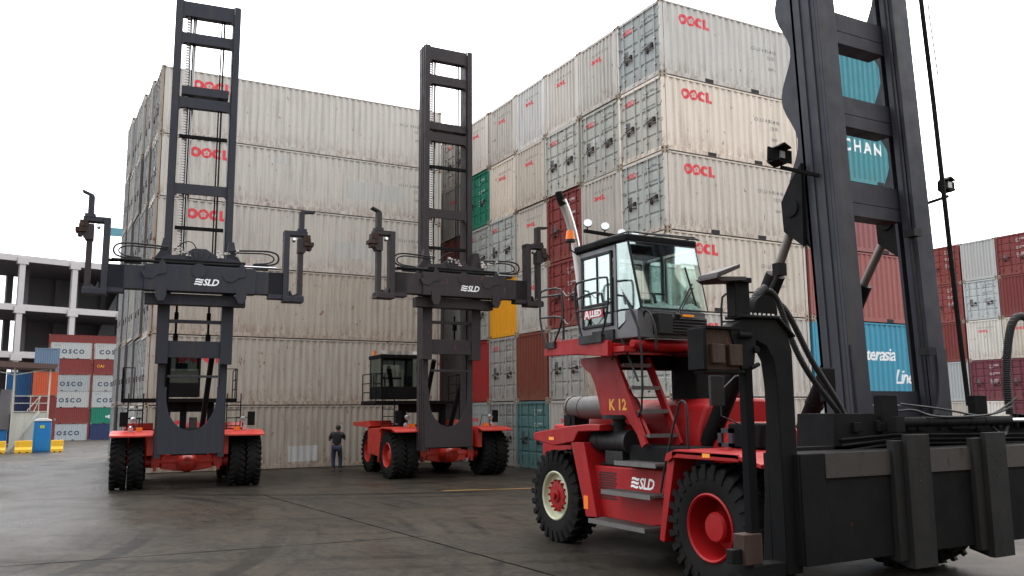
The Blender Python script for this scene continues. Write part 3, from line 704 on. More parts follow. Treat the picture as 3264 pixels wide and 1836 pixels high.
def handler(loc, rz, cfg, label, group):
    red = cfg['red']; ch = cfg['char']; C = cfg['near']
    root = empty('container_lift_truck', loc, rz, label, 'lift truck', group)
    P = lambda nm, mb, mat, par=None, bevel=0: mb.build(nm, mat, par or root, bevel)
    # wheels
    for s in (-1, 1):
        wheel(root, s, 2.13, 0, .43, 'deep', red)
        wi = empty('wheel'); wi.parent = root; tyre_mesh('tyre', s * (2.13 - .43 - .05 - .215), .43, 0, wi)
        wheel(root, s, 1.58 if C else 1.62, 4.57 if C else cfg.get('wb', 3.9), .44, 'cream' if C else 'shallow', red)
    wb = 4.57 if C else cfg.get('wb', 3.9)
    # drive axle
    m = MB(); m.cyl((-1.2, 0, .78), (1.2, 0, .78), .17, n=18)
    m.prism([(-.75, .58), (-.3, .50), (.3, .50), (.75, .58), (.62, .98), (.3, 1.06), (-.3, 1.06), (-.62, .98)], 'y', -.16, .2)
    m.lathe([(.30, -.16), (.285, -.40), (.27, -.55), (.22, -.68), (.12, -.76), (.001, -.78)], (0, 0, .76), 'y', 28, closed=False)
    for s in (-1, 1):
        m.box((s * .78, -.24, .62), (s * 1.02, .2, .98)); m.box((s * .86, -.30, .52), (s * .95, -.1, .72))
    P('drive_axle', m, red, bevel=.012)
    m = MB(); m.cyl((-1.2, wb, .72), (1.2, wb, .72), .13); m.box((-.5, wb - .25, .6), (.5, wb + .25, .95)); P('steer_axle', m, M_CHARD)
    # chassis
    m = MB(); m.box((-.95, -.35, 1.05), (-.62, wb + .6, 1.62)); m.box((.62, -.35, 1.05), (.95, wb + .6, 1.62)); m.box((-.95, .7, .85), (.95, wb - .4, 1.5))
    m.box((-1.15, wb + .1, .62), (1.15, wb + 1.1, 1.7)); P('chassis', m, red, bevel=.02)
    # fenders
    for s in (-1, 1):
        f = MB(); xa, xb = s * 2.17, s * 1.0
        f.prism([(-.98, 1.60), (-.55, 1.70), (.55, 1.72), (.74, 1.66), (.78, 1.56), (.70, 1.56), (.52, 1.66), (-.55, 1.645), (-.98, 1.55)], 'x', xa, xb)
        f.box((xa, -.62, 1.61), (s * 2.155, .62, 1.70)) if C else None
        f.prism([(.60, 1.66), (.75, 1.66), (.98, .52), (.88, .50)], 'x', s * 2.13, s * 1.75)
        P('front_fender', f, red, bevel=.008)
    m = MB()
    if C:
        m.box((-.98, -.98, 1.58), (.98, -.4, 1.68)); m.box((-2.0, -.35, 1.69), (-.9, .5, 1.75)) if False else None
        P('front_deck', m, red)
    if not C:   # mast head-on machines
        for s in (-1, 1):
            m = MB(); m.box((s * 1.15, -.62, 1.0), (s * .98, .5, 1.66)); P('front_deck', m, red)
            m = MB(); m.prism([(.95, 1.66), (wb - .7, 1.66), (wb - .7, .75), (1.15, .6)], 'x', s * 1.85, s * .96); P('side_tank', m, red, bevel=.02)
            m = MB(); m.prism([(wb - .95, 1.66), (wb + 1.0, 1.72), (wb + 1.0, 1.86), (wb - .9, 1.92), (wb - 1.1, 1.72)], 'x', s * 1.9, s * 1.0); P('rear_fender', m, red, bevel=.01)
        m = MB(); m.box((-.8, 1.2, 1.5), (.8, wb + .9, 1.74)); P('engine_cover', m, M_CHARD, bevel=.05)
        m = MB(); m.cyl((-.55, 2.6, 1.7), (-.55, 2.6, 2.35), .07, n=12); P('breather_pipe', m, M_MUFF)
        m = MB(); m.box((.1, 2.2, 1.7), (.35, 2.5, 2.1)); P('header_tank', m, M_MUFF, bevel=.02)
        for s in (-1, 1):
            m = MB(); m.cyl((s * 1.62, -.55, 1.76), (s * 1.62, -.42, 1.80), .075, n=14); P('headlight', m, M_LAMP)
            m = MB(); m.cyl((s * 1.56, -.5, 2.02), (s * 1.56, -.38, 2.06), .08, n=14); m.tube([(s * 1.56, -.4, 1.72), (s * 1.56, -.4, 2.04)], .018, mi=1); m.build('work_light', [M_LAMP, M_CHARD], root)
            m = MB(); m.box((s * 1.72, -.30, 1.85), (s * 1.94, -.26, 2.28)); m.tube([(s * 1.4, .1, 1.72), (s * 1.4, -.1, 2.1), (s * 1.8, -.26, 2.1)], .014); P('mirror', m, M_CHARD)
            m = MB(); m.box((s * 1.3, -.5, 1.72), (s * 1.48, -.36, 1.83)); P('indicator_lamp', m, M_AMBER)
    # ---- mast
    tl = cfg['tilt']; ms = cfg.get('ms', 0); TT = lambda v: Vector((v.x + ms, v.y + (v.z - 1.2) * tl, v.z))
    TOP = 15.05; yf, yb = (-1.315, -.865) if C else (-1.42, -.82); hw = .92 if C else cfg.get('hw', .955); rw = .33 if C else .18; ms = cfg.get('ms', 0)
    for s in (-1, 1):
        m = MB(TT)
        xo, xi = s * hw, s * (hw - rw)
        m.box((xo, yf + .05, .95), (s * (hw - .04), yb, TOP))                       # outer web
        m.box((xo, yf, .95), (xi, yf + .05, TOP)); m.box((xo, yb - .05, .95), (s * (hw - .14) if C else xi, yb, TOP)); m.box((s * (hw - .04), (yf + yb) / 2 - .03, .95), (s * (hw - .14), (yf + yb) / 2 + .03, TOP))
        m.box((s * (hw + .02), yf + .12, .95), (s * hw, yf + .17, TOP)); m.box((s * (hw + .02), yf + .28, .95), (s * hw, yf + .33, TOP))
        P('mast_rail', m, ch, bevel=.006)
        m = MB(TT)
        m.box((s * (hw - rw - .005), yf + .09, 1.05), (s * (hw - rw - (.05 if C else .03)), (yf + .16) if C else (yb - .02), TOP - .25))
        P('inner_mast_rail', m, ch)
        if C:     # scalloped stiffener plate behind the rail
            pts = [(yb, 1.3)]; z = 4.45; prof = []
            while z < TOP - .4:
                ph = (z - 5.73) / 1.27 * 2 * math.pi
                prof.append((yb + .17 - .11 * math.cos(ph), z)); z += .13
            pts = [(yb - .02, 4.25)] + prof + [(yb - .02, TOP - .4)]
            m = MB(TT); m.prism(pts, 'x', s * (hw - .005), s * (hw - .03)); P('scalloped_plate', m, ch)
    cb = [(14.55, 15.02, .02), (13.68, 14.0, .0), (11.58, 11.90, 0), (8.85, 9.16, 0)] if not C else \
         [(14.3, 15.0, 0), (12.8, 13.3, 0), (11.3, 11.8, 0), (9.8, 10.3, 0), (8.45, 8.9, 0), (7.12, 7.56, 0), (5.94, 6.36, 0), (4.72, 5.18, 0), (2.1, 2.45, 0)]
    for z0, z1, _ in cb:
        m = MB(TT)
        if C: m.box((-.60, yf + .20, z0 + .18), (.60, yf + .24, z1)); m.box((-.60, yf + .20, z0), (.60, yb + .02, z0 + .17)); m.box((-.6, yf + .22, z1 - .02), (.6, yb, z1))
        else:
            c = .11; w = hw - rw
            m.prism([(-w, z0 - c), (-w + c * .9, z0), (w - c * .9, z0), (w, z0 - c), (w, z1 + c * .4), (w - c * .5, z1), (-w + c * .5, z1), (-w, z1 + c * .4)], 'y', yf + .06, yf + .16)
            m.box((-w, yf + .17, z0 + .1), (w, yb - .05, z0 + .16))
        P('crossbeam', m, ch)
    if not C:
        for z in (10.62, 7.75): 
            m = MB(TT); m.box((-.7, yf + .1, z), (.7, yf + .2, z + .10)); P('crossbar', m, M_CHARD)
        m = MB(TT); m.box((-.69, yf + .1, 12.02), (.69, yf + .5, 12.28)); P('crossbar', m, ch)
    # foot plate with the rounded cut-out
    m = MB(TT)
    arc = [(.70 * math.cos(a), 2.75 + 1.02 * math.sin(a)) for a in [R(180 + i * 180 / 20) for i in range(21)]]
    m.prism([(-hw + .06, 1.06), (hw - .06, 1.06), (hw - .02, 3.0), (.70, 3.0)] + arc[::-1] + [(-.70, 3.0), (-hw + .02, 3.0)], 'y', yf - .03, yf + .02)
    m.box((-.5, yf + .02, 1.02), (.5, yb, 1.25), 1)
    m.build('mast_foot', [ch, M_CHARD], root)
    # chains, hoses and lift cylinders
    for s in (-1, 1):
        for dx, rr_, mt in ((.50, .028, M_STEEL), (.42, .022, M_CHARD)):
            m = MB(TT)
            if C: continue
            z0 = 2.2 if C else 6.6
            m.cyl((s * dx, yf + .35, z0), (s * dx, yf + .35, TOP - .3), rr_, n=8)
            P('lift_chain' if mt is M_CHARD else 'hose', m, M_CHARD if mt is M_CHARD else M_HOSE)
    if not C:
        m = MB(TT); m.cyl((-.36, yf + .45, 6.4), (-.36, yf + .45, TOP - .3), .035, n=10); P('lift_cylinder', m, M_STEEL)
        m = MB(TT); zt = 6.6
        while zt < TOP - .4: m.box((-.62, yf + .28, zt), (-.50, yf + .33, zt + .05)); zt += .085
        P('roller_chain', m, M_STEEL)
        for x in (-.52, .40):
            m = MB(TT); m.cyl((x, yf + .4, 4.3), (x, yf + .4, 5.5), .035, n=8); m.box((x - .06, yf + .34, 5.0), (x + .06, yf + .46, 5.25)); m.box((x - .07, yf + .3, 4.35), (x + .07, yf + .5, 4.6))
            P('chain_anchor', m, M_CHARD)
        for s in (-1, 1):
            m = MB(); m.cyl((s * .55 - .15, .6, 1.5), (s * .62 - .05, yb + .2, 4.0), .085, n=12); P('tilt_cylinder', m, M_CHARD)
    else:
        for s in (-1, 1):
            dy = -.14 if s < 0 else -.04
            s0 = s; s = s * .92
            m = MB(); m.cyl((s, 1.32, 1.75), (s, .0 + dy, 4.02), .130, n=20); m.cyl((s, .72 + dy * .5, 2.74), (s, .66 + dy * .5, 2.84), .150, n=20); m.cyl((s, 1.0, 2.28), (s, .97, 2.33), .145, n=20)
            t = P('tilt_cylinder', m, M_CHARD)
            m = MB(); m.cyl((s, dy, 4.0), (s, -.58, 4.80), .060, n=16); P('piston_rod', m, M_ROD, t)
            m = MB(); m.cyl((s - .1, -.55, 4.84), (s + .1, -.55, 4.84), .12, n=16); m.prism([(-.72, 4.3), (-.40, 4.55), (-.38, 4.95), (-.52, 5.15), (-.75, 5.4)], 'x', s - .08, s - .03); m.prism([(-.72, 4.3), (-.40, 4.55), (-.38, 4.95), (-.52, 5.15), (-.75, 5.4)], 'x', s + .03, s + .08)
            P('cylinder_bracket', m, M_CHARD)
    # ---- carriage and spreader
    z0 = cfg['spz']; ys0, ys1 = -2.38, -1.92; sc = cfg['spc']; half = 3.06 if C else 2.92
    dz = lambda z: z0 + z
    m = MB(None if C else TT)    # carriage
    if C:
        m.prism([(-2.05, dz(.9)), (-2.0, dz(1.48)), (-1.38, dz(1.48)), (-1.2, dz(1.42)), (2.0, dz(1.40)), (2.0, dz(.9))], 'y', -1.92, -1.40)
        m.box((-1.28, -1.95, dz(1.25)), (-1.0, -1.85, dz(1.68))); m.box((.4, -1.95, dz(1.25)), (.64, -1.85, dz(1.68)))
    else:
        for s in (-1, 1):
            m.prism([(s * 1.06, dz(-1.95)), (s * .72, dz(-1.95)), (s * .72, dz(.9)), (s * .85, dz(1.75)), (s * 1.0, dz(1.75)), (s * 1.08, dz(1.35)), (s * 1.25, dz(1.1)), (s * 1.2, dz(.6)), (s * 1.06, dz(.5))], 'y', -1.75, -1.47)
        m.box((-.72, -1.70, dz(-1.95 + .18)), (.72, -1.52, dz(-1.28)))
        m.box((-.72, -1.65, dz(-.75)), (.72, -1.55, dz(-.65)))
        m.box((-.7, -1.65, dz(-2.35)), (.7, -1.58, dz(-2.28)))
        m.prism([(-1.15, dz(.75)), (1.15, dz(.75)), (1.1, dz(1.12)), (.85, dz(1.2)), (.55, dz(1.22)), (.2, dz(1.45)), (-.15, dz(1.45)), (-.45, dz(1.25)), (-.9, dz(1.2)), (-1.1, dz(1.05))], 'y', -1.95, -1.75)
        for a in range(-2, 3):      # fan ribs of the guard
            m.bar((0, -1.97, dz(.85)), (a * .17, -1.97, dz(1.42 - abs(a) * .05)), .025, .02)
        m.box((-1.42, -2.1, dz(-.26)), (1.36, -1.75, dz(.06)))
    if C:
        vr = random.Random(4)
        for i in range(22):
            x = vr.uniform(-1.9, 1.5); l = vr.uniform(.05, .16); m.box((x, -1.96, dz(1.28)), (x + l, -1.90, dz(1.30) + vr.uniform(.05, .17)))
        for k in range(5): m.tube([(-1.95, -1.94 - .015 * k, dz(1.2 - .06 * k)), (-1.1, -1.95, dz(1.24 - .05 * k)), (.2, -1.96, dz(1.22 - .05 * k)), (1.6, -1.95, dz(1.2 - .05 * k))], .018, n=6)
    carr = P('carriage', m, M_CHARD if C else ch, bevel=.006)
    sp_ = empty('spreader'); sp_.parent = root; sp_.location.x = cfg.get('sx', 0)
    m = MB()
    if C:
        m.box((sc - half, ys0, dz(.05)), (sc + half, ys1, dz(1.10)))
        m.box((sc - half + .02, ys0 - .015, dz(.05)), (sc - half + .34, ys0, dz(1.1)))
        m.box((sc - half + .35, ys1, dz(1.08)), (sc + half, ys1 + .1, dz(1.14)))
        beam = P('spreader_beam', m, M_CHARD, sp_, .012)
        m = MB(); m.box((sc - half + .35, ys0 - .02, dz(.86)), (sc + half, ys0, dz(1.10))); P('wear_strip', m, paint('scraped_steel', (.038, .033, .030), .5, .9, .6, dirtcol=(.007, .006, .006), rustcol=(.010, .008, .007), spec=.3, low=False, streak=False), beam)
    else:
        m.box((-1.45, ys0, dz(.10)), (1.6, ys1, dz(.86)))
        m.box((-half + .5, ys0 + .06, dz(.12)), (half - .5, ys1 - .05, dz(.80)))
        m.box((-half + .5, ys0 + .06, dz(.0)), (-half + .95, ys1 - .05, dz(.80))); m.box((half - .95, ys0 + .06, dz(.0)), (half - .5, ys1 - .05, dz(.80)))
        m.T = None
        beam = P('spreader_beam', m, ch, sp_, .012)
        m = MB(); m.cyl((-half + .6, ys0 + .05, dz(.93)), (1.25, ys0 + .05, dz(.93)), .045, n=10); m.cyl((-1.2, ys0 + .15, dz(1.02)), (1.3, ys0 + .15, dz(1.02)), .05, n=10)
        P('telescopic_cylinder', m, M_CHARD, sp_)
        m = MB(); m.cyl((1.25, ys0 + .05, dz(.93)), (2.2, ys0 + .05, dz(.93)), .022, n=8); P('piston_rod', m, M_CHROME, sp_)
        for xx in (-1.0, 1.2):
            m = MB(); m.prism([(xx - .15, dz(.25)), (xx + .15, dz(.25)), (xx + .15, dz(-.05)), (xx + .07, dz(-.2)), (xx - .07, dz(-.2)), (xx - .15, dz(-.05))], 'y', ys0 - .03, ys0 + .1); P('guide_flap', m, ch, sp_)
            m = MB(); m.prism([(xx - .1 - .45, dz(.62)), (xx - .45, dz(.45)), (xx - .25, dz(.42)), (xx - .1, dz(.55)), (xx + .12, dz(.6)), (xx + .12, dz(.85)), (xx, dz(1.02)), (xx - .1, dz(.85))], 'y', ys0 - .025, ys0 + .05); P('latch_plate', m, ch, sp_)
        m = MB(); m.lathe([(.001, ys0 - .02), (.21, ys0 - .02), (.21, ys0 + .03)], (0, 0, dz(.72)), 'y', 24, closed=False); P('cover_disc', m, ch, sp_)
        # brand mark on the beam
        lg = wave_logo(.19); V, F = map_polys(lg, on_yminus(-.12, ys0 - .004, dz(.30))); flat_mesh('logo', V, F, M_WHITE, beam)
        # valve clutter and hose loops
        m = MB()
        vr = random.Random(11)
        for i in range(26):
            x = vr.uniform(-.75, -.15) if i % 2 else vr.uniform(.45, 1.05); zz = dz(vr.uniform(1.18, 1.42)); l = vr.uniform(.03, .09)
            m.box((x, -1.98, zz), (x + l, -1.86, zz + l * .8))
        P('valve_block', m, [M_STEEL][0], carr)
        for s in (-1, 1):
            m = MB(); x0 = s * .85
            m.tube([(x0, -1.9, dz(1.45)), (s * 1.5, -1.95, dz(1.48)), (s * 2.05, -1.95, dz(1.50)), (s * 2.3, -1.95, dz(1.40)), (s * 2.3, -1.95, dz(1.15)), (s * 2.05, -1.95, dz(1.06)), (s * 1.6, -1.95, dz(1.05))], .028, smooth=2)
            m.tube([(x0, -1.85, dz(1.4)), (s * 1.5, -1.85, dz(1.42)), (s * 1.95, -1.85, dz(1.44)), (s * 2.18, -1.85, dz(1.34)), (s * 2.16, -1.85, dz(1.2)), (s * 1.95, -1.85, dz(1.12)), (s * 1.6, -1.85, dz(1.1))], .022, smooth=2)
            m.box((s * 1.55, -2.0, dz(.9)), (s * 2.0, -1.85, dz(1.08)))
            P('hose_loop', m, M_HOSE, sp_)
        m = MB(); m.tube([(-.7, -1.9, dz(1.35)), (-.45, -1.95, dz(1.62)), (-.2, -1.95, dz(1.66)), (-.05, -1.9, dz(1.4))], .016, smooth=2)
        m.tube([(-2.5, -2.0, dz(.95)), (-1.6, -2.0, dz(1.0)), (-.8, -1.95, dz(1.02))], .05, smooth=1); P('hose', m, M_HOSE, sp_)
    # end arms
    for s in (-1, 1):
        if C:
            build_near_arm(sp_, s, sc, z0, ys0, ys1); continue
        xi = s * (half - .52); xo = s * (half + .1)
        m = MB()
        m.box((xi, ys0 + .02, dz(-.02)), (xi + s * .17, ys1 - .08, dz(2.1)))                    # inner post
        m.box((xi, ys0 - .05, dz(-.08)), (xo, ys1, dz(.08))); m.prism([(xi + s * .22, dz(.08)), (xo - s * .2, dz(.08)), (xo - s * .2, dz(.2)), (xi + s * .30, dz(.10)), (xi + s * .22, dz(.28))], 'y', ys0, ys1)
        m.box((xi, ys0 + .05, dz(1.98)), (xo + s * .08, ys1 - .05, dz(2.12)))                        # top beam
        m.box((xo - s * .20, ys0, dz(.0)), (xo, ys1 - .1, dz(.12)))
        arm = P('end_arm', m, ch, sp_, .008)
        m = MB(); m.box((xo - s * .18, ys0 + .08, dz(.1)), (xo - s * .03, ys1 - .16, dz(1.9))); m.prism([(xo - s * .2, dz(1.45)), (xo + s * .0, dz(1.45)), (xo + s * .18, dz(1.72)), (xo + s * .18, dz(1.9)), (xo - s * .2, dz(1.9))], 'y', ys0 + .02, ys1 - .12); P('outer_post', m, M_CHARB, arm, .006)
        m = MB(); m.box((xo - s * .02, ys0 - .04, dz(1.66)), (xo + s * .26, ys1 - .1, dz(1.78))); m.box((xo - s * .05, ys0 + .0, dz(1.82)), (xo + s * .16, ys1 - .1, dz(2.0)))
        m.box((xo + s * .1, ys0, dz(1.55)), (xo + s * .2, ys1 - .15, dz(1.66)))
        P('twistlock', m, M_RUST, arm)
        m = MB(); m.box((xo - s * .17, ys0 + .08, dz(2.1)), (xo - s * .02, ys1 - .15, dz(2.72))); m.box((xo - s * .22, ys0 + .04, dz(2.10)), (xo + s * .05, ys1 - .1, dz(2.2)))
        m.bar((xo - s * .14, (ys0 + ys1) / 2, dz(2.74)), ((xo + s * .14) if s < 0 else xo + .30, (ys0 + ys1) / 2, dz(2.86) if s < 0 else dz(2.78)), .26, .05)
        P('gather_guide', m, ch, arm)
        m = MB(); m.cyl((xi + s * .30, ys0 + .02, dz(1.86)), (xi + s * .30, ys0 + .16, dz(1.82)), .05, n=12); P('work_light', m, M_LAMP, arm)
    return root

def build_near_arm(par, s, sc, z0, ys0, ys1):
    X = lambda x: sc + s * x      # outward distances from the spreader centre
    a, b = -2.31, -2.13           # front and back of the arm plates
    m = MB()
    outer = [(2.99, .68), (3.20, .68), (3.21, 2.45), (3.24, 2.70), (3.33, 2.84), (3.46, 2.89), (3.50, 2.62), (3.66, 2.60), (3.80, 3.00), (3.62, 3.09), (3.20, 3.11), (3.04, 2.97), (2.99, 2.80)]
    m.prism([(X(p), q) for p, q in outer], 'y', a, b)
    m.prism([(X(p), q) for p, q in [(2.975, 2.93), (3.18, 3.11), (3.66, 3.10), (3.66, 3.13), (3.17, 3.14), (2.955, 2.95)]], 'y', a - .03, b + .03)
    m.prism([(b, .68), (b + .14, .68), (b, 2.2)], 'x', X(3.02), X(3.20))
    m.box((X(3.20), a + .01, .66), (X(3.60), b, .80))
    arm = m.build('end_arm', M_CHARD, par, .008)
    m = MB(); m.box((X(3.46), a + .07, .8), (X(3.56), b - .02, 2.62)); m.build('outer_post', M_BLACKP, arm, .006)
    m = MB()
    m.box((X(4.09), a - .01, 2.60), (X(4.13), b + .04, 2.99), 1)
    m.box((X(3.64), a + .02, 2.60), (X(4.09), b, 2.98))
    m.box((X(3.67), a - .03, 2.64), (X(3.83), a + .03, 2.84)); m.box((X(3.89), a - .03, 2.66), (X(4.04), a + .03, 2.84))
    m.cyl((X(3.55), a - .02, 2.93), (X(3.70), a - .02, 2.93), .03, n=12, mi=1); m.cyl((X(3.48), a - .03, 2.80), (X(3.48), a + .06, 2.80), .035, n=12, mi=1)
    m.cyl((X(3.47), a - .03, 2.66), (X(3.57), a - .03, 2.62), .022, n=8, mi=1)
    m.box((X(3.62), a, 2.57), (X(4.10), b, 2.60), 1); m.box((X(3.66), a - .01, 2.98), (X(4.10), b, 3.01), 1)
    m.build('twistlock_head', [M_RUST, M_CHARD], arm, .006)
    m = MB(); m.box((X(3.48), a + .04, 3.12), (X(3.67), b - .02, 3.46)); m.box((X(3.48), a, 3.45), (X(3.71), b + .02, 3.50))
    m.prism([(X(3.60), 3.46), (X(3.92), 3.43), (X(4.00), 3.47), (X(3.60), 3.50)], 'y', a - .05, b + .05, 1)
    m.prism([(X(4.00), 3.45), (X(3.70), 3.57), (X(3.70), 3.61), (X(3.98), 3.51)], 'y', a - .08, b + .02, 1)
    m.build('gather_guide', [M_CHARD, M_CHARB], arm, .006)
    m = MB()
    for i in range(9): m.cyl((X(3.16 + i * .06), a + .06, 3.13), (X(3.16 + i * .06), a + .06, 3.165), .014, n=6)
    m.build('bolt_row', M_LWHITE, arm)
    m = MB(); m.box((X(3.47), a + .03, .80), (X(3.70), b, 1.08)); m.box((X(3.70), a + .06, .82), (X(3.82), b - .03, .95), 1); m.build('twistlock', [M_RUST, M_CHARD], arm, .008)

NEARC = {'red': M_RED, 'char': M_CHAR, 'near': True, 'tilt': .035, 'spz': .70, 'spc': 0.0}
GR = 'container lift trucks in the yard'
TA = handler((4.1, 28.4, 0), R(-6), {'red': M_REDO, 'char': M_CHAR, 'near': False, 'tilt': 0, 'spz': 5.62, 'spc': 0, 'wb': 3.9},
             'lift truck at the left facing the camera with raised blue-grey spreader', GR)
TB = handler((12.58, 28.0, 0), R(-1.5), {'red': M_REDO, 'char': M_CHARB, 'near': False, 'tilt': 0, 'spz': 5.9, 'spc': 0, 'wb': 3.7, 'hw': .90, 'ms': -.48, 'sx': -.33},
             'lift truck in the middle with brownish spreader and orange-red wheels, beside the standing man', GR)
TC = handler((9.5, 8.45, 0), 0, NEARC, 'nearest red lift truck with lowered black spreader and K 12 on its flank', GR)

# ---- cabs of the two far machines
def far_cab(root, cx, zf, wd):
    y0, y1 = 1.75, 3.1; x0, x1 = cx - wd / 2, cx + wd / 2; H = 1.62
    cab = empty('cab'); cab.parent = root
    m = MB(); m.box((x0, y0, zf), (x1, y1, zf + .45)); m.box((x0 - .04, y0 - .04, zf + H - .14), (x1 + .04, y1 + .04, zf + H))
    for x in (x0, x1 - .07):
        for y in (y0, y1 - .07): m.box((x, y, zf + .45), (x + .07, y + .07, zf + H - .14))
    m.box((x0 + wd * .33, y0 + .02, zf + .45), (x0 + wd * .33 + .05, y0 + .06, zf + H - .14)); m.box((x0, y1 - .05, zf + .45), (x1, y1 - .02, zf + .9))
    m.build('cab_shell', M_CHARD, cab, .02)
    m = MB(); m.box((x0 + .07, y0 + .01, zf + .45), (x1 - .07, y0 + .02, zf + H - .14)); m.box((x0 + .01, y0 + .07, zf + .45), (x0 + .02, y1 - .07, zf + H - .14)); m.box((x1 - .02, y0 + .07, zf + .45), (x1 - .01, y1 - .07, zf + H - .14))
    m.build('window', M_GLASSD, cab)
    m = MB(); m.box((cx - .22, y0 + .6, zf + .3), (cx + .22, y0 + 1.0, zf + .6)); m.box((cx - .2, y0 + .95, zf + .5), (cx + .2, y0 + 1.1, zf + 1.15)); m.build('seat', M_SEAT, cab, .04)
    for i in range(5):
        m = MB(); x = x0 + .12 + i * (wd - .24) / 4; m.box((x - .09, y0 + .1, zf + H + .02), (x + .09, y0 + .2, zf + H + .14)); m.build('work_light', M_LAMP if i % 2 == 0 else M_STEEL, cab)
    m = MB(); m.cyl((x0 + .1, y1 - .2, zf + H), (x0 + .1, y1 - .2, zf + H + .2), .06, n=10); m.build('beacon', M_AMBER, cab)
    # platform, rails, ladder, support legs
    m = MB(); m.box((-2.0, y0 - .1, zf - .18), (1.55, y1 + .3, zf - .06)); m.build('platform', M_CHARD, root)
    for s, xr in ((-1, -1.98), (1, 1.53)):
        m = MB()
        for z in (.35, .68, 1.02): m.tube([(xr, y0 - .05, zf + z - .1), (xr, y1 + .2, zf + z - .1)], .018, n=6)
        for y in (y0 - .05, y0 + .5, y1 + .2): m.tube([(xr, y, zf - .1), (xr, y, zf + .92)], .018, n=6)
        m.tube([(xr, y0 - .05, zf + .92), (xr + (-s) * .35, y0 - .05, zf + .92), (xr + (-s) * .35, y0 - .05, zf - .1)], .018, n=6)
        m.build('handrail', M_CHARD, root)
    for xl in (-1.55, 1.45):
        m = MB()
        m.tube([(xl - .22, y0 - .2, 1.65), (xl - .22, y0 - .2, zf + .1)], .02, n=6); m.tube([(xl + .22, y0 - .2, 1.65), (xl + .22, y0 - .2, zf + .1)], .02, n=6)
        for i in range(4): m.box((xl - .22, y0 - .24, 1.8 + i * .26), (xl + .22, y0 - .16, 1.83 + i * .26))
        m.build('ladder', M_CHARD, root)
    m = MB()
    for x in (-.85, -.1, .75): m.box((x - .1, y0 + .2, 1.5), (x + .1, y0 + .45, zf - .1))
    m.prism([(-.9, zf - .1), (.9, zf - .1), (.6, zf - .5), (-.6, zf - .5)], 'y', y0 + .2, y0 + .4)
    m.build('cab_support', M_CHARD, root)
    m = MB(); m.cyl((-.62, y1, 1.6), (-.62, y1, 2.5), .07, n=12); m.build('exhaust_pipe', M_STEEL, root)
far_cab(TA, -.20, 2.78, 1.15)
far_cab(TB, -1.05, 2.70, 1.45)

